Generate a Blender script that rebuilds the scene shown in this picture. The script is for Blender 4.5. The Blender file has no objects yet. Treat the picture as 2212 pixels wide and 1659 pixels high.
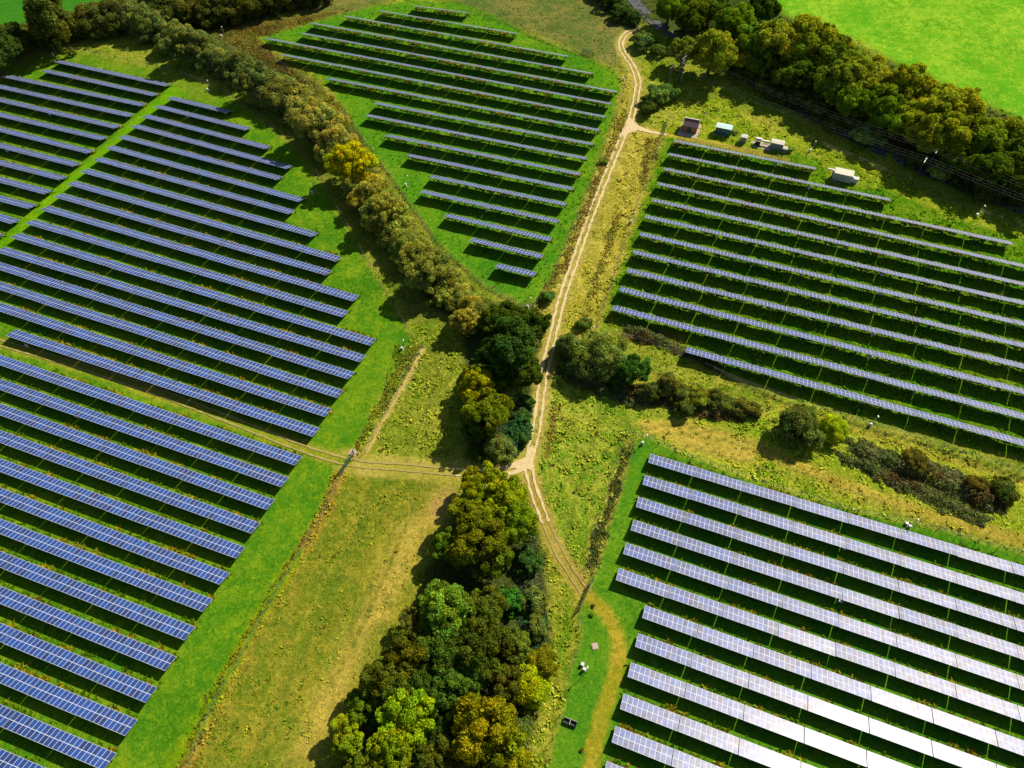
import bpy, math, random
import numpy as np
from mathutils import Matrix, Vector, Euler

random.seed(7)
RNG = np.random.default_rng(7)
R = math.radians
scene = bpy.context.scene
COL = scene.collection

# ------------------------------------------------------------------ camera (solved from the panel rows)
FPX, PIT, ROLL, CAMZ = 1540.0, 0.96451, -0.010357, 148.5
IW, IH = 2212.0, 1659.0          # pixel frame in which the photograph was measured
cam_d = bpy.data.cameras.new("camera")
cam_d.sensor_fit = 'HORIZONTAL'; cam_d.sensor_width = 36; cam_d.lens = FPX / IW * 36
cam_d.clip_start = 1; cam_d.clip_end = 12000
cam = bpy.data.objects.new("camera", cam_d); COL.objects.link(cam)
cam.matrix_world = Matrix.Translation((0, 0, CAMZ)) @ Matrix.Rotation(math.pi / 2 - PIT, 4, 'X') @ Matrix.Rotation(ROLL, 4, 'Z')
scene.camera = cam
_c, _s = math.cos(ROLL), math.sin(ROLL)


def ray(px, py):
    x = (px - IW / 2) / FPX; y = -(py - IH / 2) / FPX
    x, y = _c * x - _s * y, _s * x + _c * y
    return (x, math.cos(PIT) + y * math.sin(PIT), -math.sin(PIT) + y * math.cos(PIT))


def at(px, py, z=0.0):
    """the point of the place, at height z, that the measured pixel shows"""
    d = ray(px, py); t = (z - CAMZ) / d[2]
    return Vector((d[0] * t, d[1] * t, z))


def proj(p):
    v = cam.matrix_world.inverted() @ Vector(p)
    return (v.x / -v.z * FPX + IW / 2, -v.y / -v.z * FPX + IH / 2)


# ------------------------------------------------------------------ light
SUN_AZ, SUN_EL = R(47.5), R(40)
sun_d = bpy.data.lights.new("sun", 'SUN'); sun_d.energy = 4.6; sun_d.angle = R(0.5); sun_d.color = (1.0, 0.90, 0.73)
sun = bpy.data.objects.new("sun", sun_d); COL.objects.link(sun)
sv = Vector((math.sin(SUN_AZ) * math.cos(SUN_EL), math.cos(SUN_AZ) * math.cos(SUN_EL), math.sin(SUN_EL)))
sun.rotation_euler = sv.to_track_quat('Z', 'Y').to_euler()
world = bpy.data.worlds.new("World"); scene.world = world; world.use_nodes = True
wn = world.node_tree; bg = wn.nodes["Background"]
sky = wn.nodes.new("ShaderNodeTexSky"); sky.sky_type = 'NISHITA'; sky.sun_disc = False
sky.sun_elevation = SUN_EL; sky.sun_rotation = SUN_AZ
wn.links.new(sky.outputs[0], bg.inputs[0]); bg.inputs[1].default_value = 0.052
scene.view_settings.view_transform = 'Standard'; scene.view_settings.look = 'None'
scene.view_settings.exposure = 0.62; scene.view_settings.gamma = 1
scene.cycles.max_bounces = 6; scene.cycles.diffuse_bounces = 2; scene.cycles.transparent_max_bounces = 4
scene.cycles.sample_clamp_indirect = 4


# ------------------------------------------------------------------ helpers
def link(o, parent=None):
    COL.objects.link(o)
    if parent: o.parent = parent
    return o


def tag(o, label=None, cat=None, group=None, kind=None):
    if label: o["label"] = label
    if cat: o["category"] = cat
    if group: o["group"] = group
    if kind: o["kind"] = kind
    return o


def empty(name, loc, rz=0.0, scale=1.0):
    o = bpy.data.objects.new(name, None); o.empty_display_size = 0.5
    COL.objects.link(o); o.location = loc; o.rotation_euler = (0, 0, rz)
    o.scale = (scale,) * 3 if not isinstance(scale, tuple) else scale
    return o


def quads_mesh(name, verts, mat, n=4, attr=None, smooth=False, uv=None):
    """mesh from an (F, n, 3) array of separate faces; attr: (F,) or (F,4) face values into 'tint'"""
    F = len(verts)
    me = bpy.data.meshes.new(name)
    me.vertices.add(F * n); me.vertices.foreach_set("co", np.ascontiguousarray(verts, dtype=np.float32).ravel())
    me.loops.add(F * n); me.loops.foreach_set("vertex_index", np.arange(F * n, dtype=np.int32))
    me.polygons.add(F); me.polygons.foreach_set("loop_start", np.arange(0, F * n, n, dtype=np.int32))
    me.polygons.foreach_set("loop_total", np.full(F, n, dtype=np.int32))
    me.update(calc_edges=True)
    if attr is not None:
        a = me.attributes.new("tint", 'FLOAT_COLOR', 'POINT')
        if attr.ndim == 1: attr = np.stack([attr, attr, attr, np.ones(F)], 1)
        a.data.foreach_set("color", np.repeat(attr.astype(np.float32), n, axis=0).ravel())
    if uv is not None:
        l = me.uv_layers.new(name="UVMap"); l.data.foreach_set("uv", uv.astype(np.float32).ravel())
    me.materials.append(mat)
    return me


class MB:
    """collects boxes, tubes and faces and links them as one mesh"""
    def __init__(s): s.v = []; s.f = []

    def box(s, x0, x1, y0, y1, z0, z1, M=None):
        b = len(s.v)
        P = [Vector((x, y, z)) for z in (z0, z1) for y in (y0, y1) for x in (x0, x1)]
        s.v += [(M @ p) if M else p for p in P]
        s.f += [tuple(b + i for i in q) for q in ((0, 2, 3, 1), (4, 5, 7, 6), (0, 1, 5, 4), (2, 6, 7, 3), (0, 4, 6, 2), (1, 3, 7, 5))]
        return s

    def tube(s, pts, rad, n=6, cap=True):
        pts = [Vector(p) for p in pts]
        rads = rad if isinstance(rad, (list, tuple)) else [rad] * len(pts)
        rings = []
        for i, p in enumerate(pts):
            d = (pts[min(i + 1, len(pts) - 1)] - pts[max(i - 1, 0)]).normalized()
            a = d.orthogonal().normalized(); c = d.cross(a)
            b = len(s.v); rings.append(b)
            s.v += [p + (a * math.cos(2 * math.pi * k / n) + c * math.sin(2 * math.pi * k / n)) * rads[i] for k in range(n)]
        for i in range(len(rings) - 1):
            for k in range(n):
                s.f.append((rings[i] + k, rings[i] + (k + 1) % n, rings[i + 1] + (k + 1) % n, rings[i + 1] + k))
        if cap:
            s.f.append(tuple(rings[0] + k for k in reversed(range(n)))); s.f.append(tuple(rings[-1] + k for k in range(n)))
        return s

    def face(s, pts):
        b = len(s.v); s.v += [Vector(p) for p in pts]; s.f.append(tuple(range(b, b + len(pts)))); return s

    def mesh(s, name, mat):
        me = bpy.data.meshes.new(name); me.from_pydata([tuple(v) for v in s.v], [], s.f); me.materials.append(mat); me.update()
        return me

    def build(s, name, mat, parent=None):
        return link(bpy.data.objects.new(name, s.mesh(name, mat)), parent)


def vnoise(x, y, seed=0):
    """smooth value noise in 0..1"""
    xi = np.floor(x).astype(np.int64); yi = np.floor(y).astype(np.int64)
    fx = x - xi; fy = y - yi
    fx = fx * fx * (3 - 2 * fx); fy = fy * fy * (3 - 2 * fy)

    def h(a, b):
        n = (a * 374761393 + b * 668265263 + seed * 974634777) & 0xffffffff
        n = ((n ^ (n >> 13)) * 1274126177) & 0xffffffff
        return ((n ^ (n >> 16)) & 0xffff) / 65535.0
    return (h(xi, yi) * (1 - fx) + h(xi + 1, yi) * fx) * (1 - fy) + (h(xi, yi + 1) * (1 - fx) + h(xi + 1, yi + 1) * fx) * fy


def fbm(x, y, seed=0, o=3):
    v = 0; a = 0.5; t = 0
    for k in range(o):
        v = v + a * vnoise(x * 2 ** k, y * 2 ** k, seed + k); t += a; a *= 0.55
    return v / t


# ------------------------------------------------------------------ materials
def new_mat(name):
    m = bpy.data.materials.new(name); m.use_nodes = True
    nt = m.node_tree; nt.nodes.clear()
    out = nt.nodes.new("ShaderNodeOutputMaterial")
    return m, nt, out


def N(nt, t, **kw):
    n = nt.nodes.new(t)
    for k, v in kw.items(): setattr(n, k, v)
    return n


def math_n(nt, op, a, b=None, c=None):
    n = N(nt, "ShaderNodeMath", operation=op)
    for i, v in enumerate((a, b, c)):
        if v is None: continue
        if isinstance(v, (int, float)): n.inputs[i].default_value = v
        else: nt.links.new(v, n.inputs[i])
    return n.outputs[0]


def simple(name, col, rough=0.7, metal=0.0, var=0.25, scale=3.0, bump=0.0):
    """plain surface with wear: colour varied by two noises"""
    m, nt, out = new_mat(name)
    b = N(nt, "ShaderNodeBsdfPrincipled"); b.inputs["Roughness"].default_value = rough; b.inputs["Metallic"].default_value = metal
    tc = N(nt, "ShaderNodeTexCoord")
    n1 = N(nt, "ShaderNodeTexNoise"); n1.inputs["Scale"].default_value = scale; n1.inputs["Detail"].default_value = 6
    nt.links.new(tc.outputs["Object"], n1.inputs["Vector"])
    mr = N(nt, "ShaderNodeMapRange"); mr.inputs[3].default_value = 1 - var; mr.inputs[4].default_value = 1 + var
    nt.links.new(n1.outputs[0], mr.inputs[0])
    mx = N(nt, "ShaderNodeVectorMath", operation='SCALE'); mx.inputs[0].default_value = col
    nt.links.new(mr.outputs[0], mx.inputs["Scale"]); nt.links.new(mx.outputs[0], b.inputs["Base Color"])
    if bump:
        bp = N(nt, "ShaderNodeBump"); bp.inputs["Strength"].default_value = bump
        nt.links.new(n1.outputs[0], bp.inputs["Height"]); nt.links.new(bp.outputs[0], b.inputs["Normal"])
    nt.links.new(b.outputs[0], out.inputs[0])
    return m


def leaf_mat(name, transl=0.35, use_obj=True):
    m, nt, out = new_mat(name)
    at_ = N(nt, "ShaderNodeAttribute", attribute_name="tint")
    col = at_.outputs["Color"]
    if use_obj:
        oi = N(nt, "ShaderNodeObjectInfo")
        mu = N(nt, "ShaderNodeVectorMath", operation='MULTIPLY')
        nt.links.new(oi.outputs["Color"], mu.inputs[0]); nt.links.new(col, mu.inputs[1]); col = mu.outputs[0]
    d = N(nt, "ShaderNodeBsdfDiffuse"); t = N(nt, "ShaderNodeBsdfTranslucent")
    tcol = N(nt, "ShaderNodeVectorMath", operation='MULTIPLY'); tcol.inputs[1].default_value = (1.15, 1.2, 0.5)
    nt.links.new(col, d.inputs[0]); nt.links.new(col, tcol.inputs[0]); nt.links.new(tcol.outputs[0], t.inputs[0])
    mx = N(nt, "ShaderNodeMixShader"); mx.inputs[0].default_value = transl
    nt.links.new(d.outputs[0], mx.inputs[1]); nt.links.new(t.outputs[0], mx.inputs[2]); nt.links.new(mx.outputs[0], out.inputs[0])
    return m


M_leaf = leaf_mat("foliage", 0.42)
M_grass = leaf_mat("grass_blades", 0.3, False)
M_bark = simple("bark", (0.09, 0.07, 0.05), 0.9, var=0.4, scale=6, bump=0.5)
M_steel = simple("galvanised_steel", (0.32, 0.33, 0.34), 0.45, 0.6, 0.15)
M_wood = simple("weathered_wood", (0.16, 0.12, 0.08), 0.85, var=0.3, scale=5)
M_wire = simple("fence_wire", (0.12, 0.12, 0.11), 0.6, 0.3)
M_white = simple("white_paint", (0.62, 0.61, 0.58), 0.5, var=0.06)
M_cream = simple("cream_steel", (0.48, 0.46, 0.36), 0.55, var=0.10)
M_grey = simple("grey_green_steel", (0.20, 0.23, 0.21), 0.5, var=0.12)
M_palegrey = simple("pale_grey_steel", (0.45, 0.48, 0.45), 0.5, var=0.1)
M_teal = simple("teal_steel", (0.02, 0.11, 0.13), 0.45, var=0.12)
M_paleteal = simple("pale_teal_roof", (0.42, 0.62, 0.60), 0.5, var=0.12)
M_green = simple("green_paint", (0.015, 0.09, 0.06), 0.5, var=0.15)
M_black = simple("black_rubber", (0.02, 0.02, 0.022), 0.7, var=0.2)
M_yellow = simple("yellow_sign", (0.75, 0.42, 0.02), 0.5, var=0.05)
M_concrete = simple("concrete", (0.42, 0.33, 0.27), 0.9, var=0.2, scale=2)
M_ceramic = simple("insulator", (0.55, 0.55, 0.58), 0.3, var=0.1)
M_darkpole = simple("creosote_pole", (0.045, 0.03, 0.022), 0.8, var=0.3)
M_verge_roof = simple("ridge_mortar", (0.55, 0.48, 0.42), 0.8, var=0.15)


def brick_mat():
    m, nt, out = new_mat("red_brick")
    b = N(nt, "ShaderNodeBsdfPrincipled"); b.inputs["Roughness"].default_value = 0.85
    tc = N(nt, "ShaderNodeTexCoord"); br = N(nt, "ShaderNodeTexBrick"); br.inputs["Scale"].default_value = 4.5
    br.inputs["Color1"].default_value = (0.42, 0.13, 0.06, 1); br.inputs["Color2"].default_value = (0.32, 0.09, 0.045, 1); br.inputs["Mortar"].default_value = (0.4, 0.3, 0.22, 1)
    br.inputs["Mortar Size"].default_value = 0.015
    mp = N(nt, "ShaderNodeMapping"); mp.inputs["Rotation"].default_value = (R(90), 0, 0)
    nt.links.new(tc.outputs["Object"], mp.inputs[0]); nt.links.new(mp.outputs[0], br.inputs["Vector"])
    nt.links.new(br.outputs[0], b.inputs["Base Color"]); nt.links.new(b.outputs[0], out.inputs[0])
    return m


def tile_mat():
    m, nt, out = new_mat("roof_tiles")
    b = N(nt, "ShaderNodeBsdfPrincipled"); b.inputs["Roughness"].default_value = 0.8
    tc = N(nt, "ShaderNodeTexCoord"); w = N(nt, "ShaderNodeTexWave", wave_type='BANDS', bands_direction='Y'); w.inputs["Scale"].default_value = 1.1; w.inputs["Distortion"].default_value = 0.3
    nt.links.new(tc.outputs["Object"], w.inputs["Vector"])
    cr = N(nt, "ShaderNodeValToRGB"); cr.color_ramp.elements[0].color = (0.07, 0.045, 0.045, 1); cr.color_ramp.elements[1].color = (0.24, 0.15, 0.13, 1)
    nt.links.new(w.outputs[0], cr.inputs[0]); nt.links.new(cr.outputs[0], b.inputs["Base Color"]); nt.links.new(b.outputs[0], out.inputs[0])
    return m


M_brick = brick_mat(); M_tile = tile_mat()


def panel_mat():
    """glass fronted blue cells in a silver frame; UV is in metres on the table"""
    m, nt, out = new_mat("solar_glass")
    uv = N(nt, "ShaderNodeUVMap"); sep = N(nt, "ShaderNodeSeparateXYZ"); nt.links.new(uv.outputs[0], sep.inputs[0])
    u, v = sep.outputs[0], sep.outputs[1]
    vm = math_n(nt, 'DIVIDE', v, 1.66)
    du = math_n(nt, 'PINGPONG', u, 0.5); dv = math_n(nt, 'MULTIPLY', math_n(nt, 'PINGPONG', vm, 0.5), 1.66)
    d = math_n(nt, 'MINIMUM', du, math_n(nt, 'SUBTRACT', dv, 0.012))
    frame = math_n(nt, 'LESS_THAN', d, 0.042)
    # cells: a faint silver grid, 6 by 10
    cu = math_n(nt, 'PINGPONG', math_n(nt, 'MULTIPLY', u, 6.0), 0.5); cv = math_n(nt, 'PINGPONG', math_n(nt, 'MULTIPLY', vm, 10.0), 0.5)
    grid = math_n(nt, 'LESS_THAN', math_n(nt, 'MINIMUM', cu, cv), 0.035)
    # per module tone
    cx = N(nt, "ShaderNodeCombineXYZ"); nt.links.new(math_n(nt, 'FLOOR', u), cx.inputs[0]); nt.links.new(math_n(nt, 'FLOOR', vm), cx.inputs[1])
    oi = N(nt, "ShaderNodeObjectInfo"); nt.links.new(math_n(nt, 'MULTIPLY', oi.outputs["Random"], 91.0), cx.inputs[2])
    wn_ = N(nt, "ShaderNodeTexWhiteNoise"); nt.links.new(cx.outputs[0], wn_.inputs["Vector"])
    ramp = N(nt, "ShaderNodeValToRGB")
    e = ramp.color_ramp.elements; e[0].position = 0.0; e[0].color = (0.0012, 0.017, 0.105, 1); e[1].position = 1.0; e[1].color = (0.002, 0.050, 0.260, 1)
    e2 = ramp.color_ramp.elements.new(0.5); e2.color = (0.0015, 0.036, 0.190, 1)
    nt.links.new(wn_.outputs[0], ramp.inputs[0])
    mixg = N(nt, "ShaderNodeMix", data_type='RGBA'); nt.links.new(math_n(nt, 'MULTIPLY', grid, 0.10), mixg.inputs["Factor"])
    nt.links.new(ramp.outputs[0], mixg.inputs["A"]); mixg.inputs["B"].default_value = (0.35, 0.4, 0.5, 1)
    cell = N(nt, "ShaderNodeBsdfPrincipled"); cell.inputs["Specular IOR Level"].default_value = 0.26; cell.inputs["Roughness"].default_value = 0.22; cell.inputs["IOR"].default_value = 1.5
    nt.links.new(mixg.outputs["Result"], cell.inputs["Base Color"])
    # textured, dusty cover glass: a broad sheen; dust varies a little
    gl = N(nt, "ShaderNodeBsdfGlossy"); gl.inputs["Color"].default_value = (0.92, 0.88, 0.86, 1); gl.inputs["Roughness"].default_value = 0.47
    nz = N(nt, "ShaderNodeTexNoise"); nz.inputs["Scale"].default_value = 0.9; nz.inputs["Detail"].default_value = 4; nt.links.new(uv.outputs[0], nz.inputs["Vector"])
    gf = N(nt, "ShaderNodeMapRange"); gf.inputs[1].default_value = 0.3; gf.inputs[2].default_value = 0.7; gf.inputs[3].default_value = 0.040; gf.inputs[4].default_value = 0.072
    nt.links.new(nz.outputs[0], gf.inputs[0])
    lw = N(nt, "ShaderNodeLayerWeight"); lw.inputs["Blend"].default_value = 0.5
    graz = math_n(nt, 'MULTIPLY', math_n(nt, 'POWER', lw.outputs["Facing"], 3.0), 0.24)      # glass mirrors more at a low angle
    ms = N(nt, "ShaderNodeMixShader"); nt.links.new(math_n(nt, 'ADD', gf.outputs[0], graz), ms.inputs[0])
    nt.links.new(cell.outputs[0], ms.inputs[1]); nt.links.new(gl.outputs[0], ms.inputs[2])
    fr = N(nt, "ShaderNodeBsdfPrincipled"); fr.inputs["Base Color"].default_value = (0.44, 0.48, 0.56, 1); fr.inputs["Roughness"].default_value = 0.5
    m2 = N(nt, "ShaderNodeMixShader"); nt.links.new(frame, m2.inputs[0]); nt.links.new(ms.outputs[0], m2.inputs[1]); nt.links.new(fr.outputs[0], m2.inputs[2])
    nt.links.new(m2.outputs[0], out.inputs[0])
    return m


M_panel = panel_mat()
M_back = simple("panel_backsheet", (0.05, 0.055, 0.09), 0.5, var=0.1)


def ground_mat():
    """two colours per place (vertex attributes) mixed by ragged noise at several sizes"""
    m, nt, out = new_mat("grassland")
    A = N(nt, "ShaderNodeAttribute", attribute_name="tone_one"); B = N(nt, "ShaderNodeAttribute", attribute_name="tone_two")
    K = N(nt, "ShaderNodeAttribute", attribute_name="rough")
    geo = N(nt, "ShaderNodeNewGeometry")

    def nz(scale, detail=5, rough=0.6, dist=0.0):
        n = N(nt, "ShaderNodeTexNoise"); n.inputs["Scale"].default_value = scale; n.inputs["Detail"].default_value = detail
        n.inputs["Roughness"].default_value = rough; n.inputs["Distortion"].default_value = dist
        nt.links.new(geo.outputs["Position"], n.inputs["Vector"]); return n.outputs[0]
    big, mid, fine, micro = nz(0.06, 4), nz(0.35, 5, 0.65, 0.6), nz(1.3, 4, 0.7, 0.8), nz(4.5, 3, 0.7)
    s = math_n(nt, 'ADD', math_n(nt, 'MULTIPLY', big, 0.8), math_n(nt, 'ADD', math_n(nt, 'MULTIPLY', mid, 0.9), math_n(nt, 'MULTIPLY', fine, 0.7)))
    fac = N(nt, "ShaderNodeMapRange"); fac.interpolation_type = 'SMOOTHSTEP'; fac.inputs[1].default_value = 1.00; fac.inputs[2].default_value = 1.48
    nt.links.new(s, fac.inputs[0])
    mx = N(nt, "ShaderNodeMix", data_type='RGBA'); nt.links.new(fac.outputs[0], mx.inputs["Factor"]); nt.links.new(A.outputs["Color"], mx.inputs["A"]); nt.links.new(B.outputs["Color"], mx.inputs["B"])
    # mottled blades and clumps; rough ground also gets dark shadow gaps painted in
    br = math_n(nt, 'ADD', math_n(nt, 'MULTIPLY', micro, 0.9), math_n(nt, 'MULTIPLY', fine, 0.9))
    mr = N(nt, "ShaderNodeMapRange"); mr.inputs[1].default_value = 0.5; mr.inputs[2].default_value = 1.3
    nt.links.new(br, mr.inputs[0])
    lo = math_n(nt, 'SUBTRACT', 0.60, math_n(nt, 'MULTIPLY', K.outputs["Fac"], 0.42)); hi = math_n(nt, 'ADD', 1.42, math_n(nt, 'MULTIPLY', K.outputs["Fac"], 0.35))
    nt.links.new(lo, mr.inputs[3]); nt.links.new(hi, mr.inputs[4])
    sc = N(nt, "ShaderNodeVectorMath", operation='SCALE'); nt.links.new(mx.outputs["Result"], sc.inputs[0]); nt.links.new(mr.outputs[0], sc.inputs["Scale"])
    b = N(nt, "ShaderNodeBsdfDiffuse"); nt.links.new(sc.outputs[0], b.inputs["Color"])
    bp = N(nt, "ShaderNodeBump"); bp.inputs["Distance"].default_value = 0.55
    nt.links.new(math_n(nt, 'ADD', 0.25, math_n(nt, 'MULTIPLY', K.outputs["Fac"], 0.7)), bp.inputs["Strength"])
    nt.links.new(math_n(nt, 'ADD', fine, math_n(nt, 'MULTIPLY', micro, 0.5)), bp.inputs["Height"]); nt.links.new(bp.outputs[0], b.inputs["Normal"])
    nt.links.new(b.outputs[0], out.inputs[0])
    return m


# ------------------------------------------------------------------ ground sheet with its zones
def W2(pts): return np.array([at(x, y)[:2] for x, y in pts])


def seg_dist(P, line, closed=False):
    best = np.full(len(P), 1e9)
    n = len(line)
    for i in range(n if closed else n - 1):
        a, b = line[i], line[(i + 1) % n]; d = b - a; L = max(d @ d, 1e-9)
        t = np.clip(((P - a) @ d) / L, 0, 1)
        best = np.minimum(best, np.hypot(*(P - (a + t[:, None] * d)).T))
    return best


def inside(P, poly):
    c = np.zeros(len(P), bool); n = len(poly); x, y = P[:, 0], P[:, 1]
    for i in range(n):
        a, b = poly[i], poly[i - 1]
        k = ((a[1] > y) != (b[1] > y))
        with np.errstate(divide='ignore', invalid='ignore'):
            xx = (b[0] - a[0]) * (y - a[1]) / (b[1] - a[1]) + a[0]
        c ^= k & (x < xx)
    return c


LAWN1, LAWN2 = (0.048, 0.162, 0.006), (0.155, 0.245, 0.009)
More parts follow.
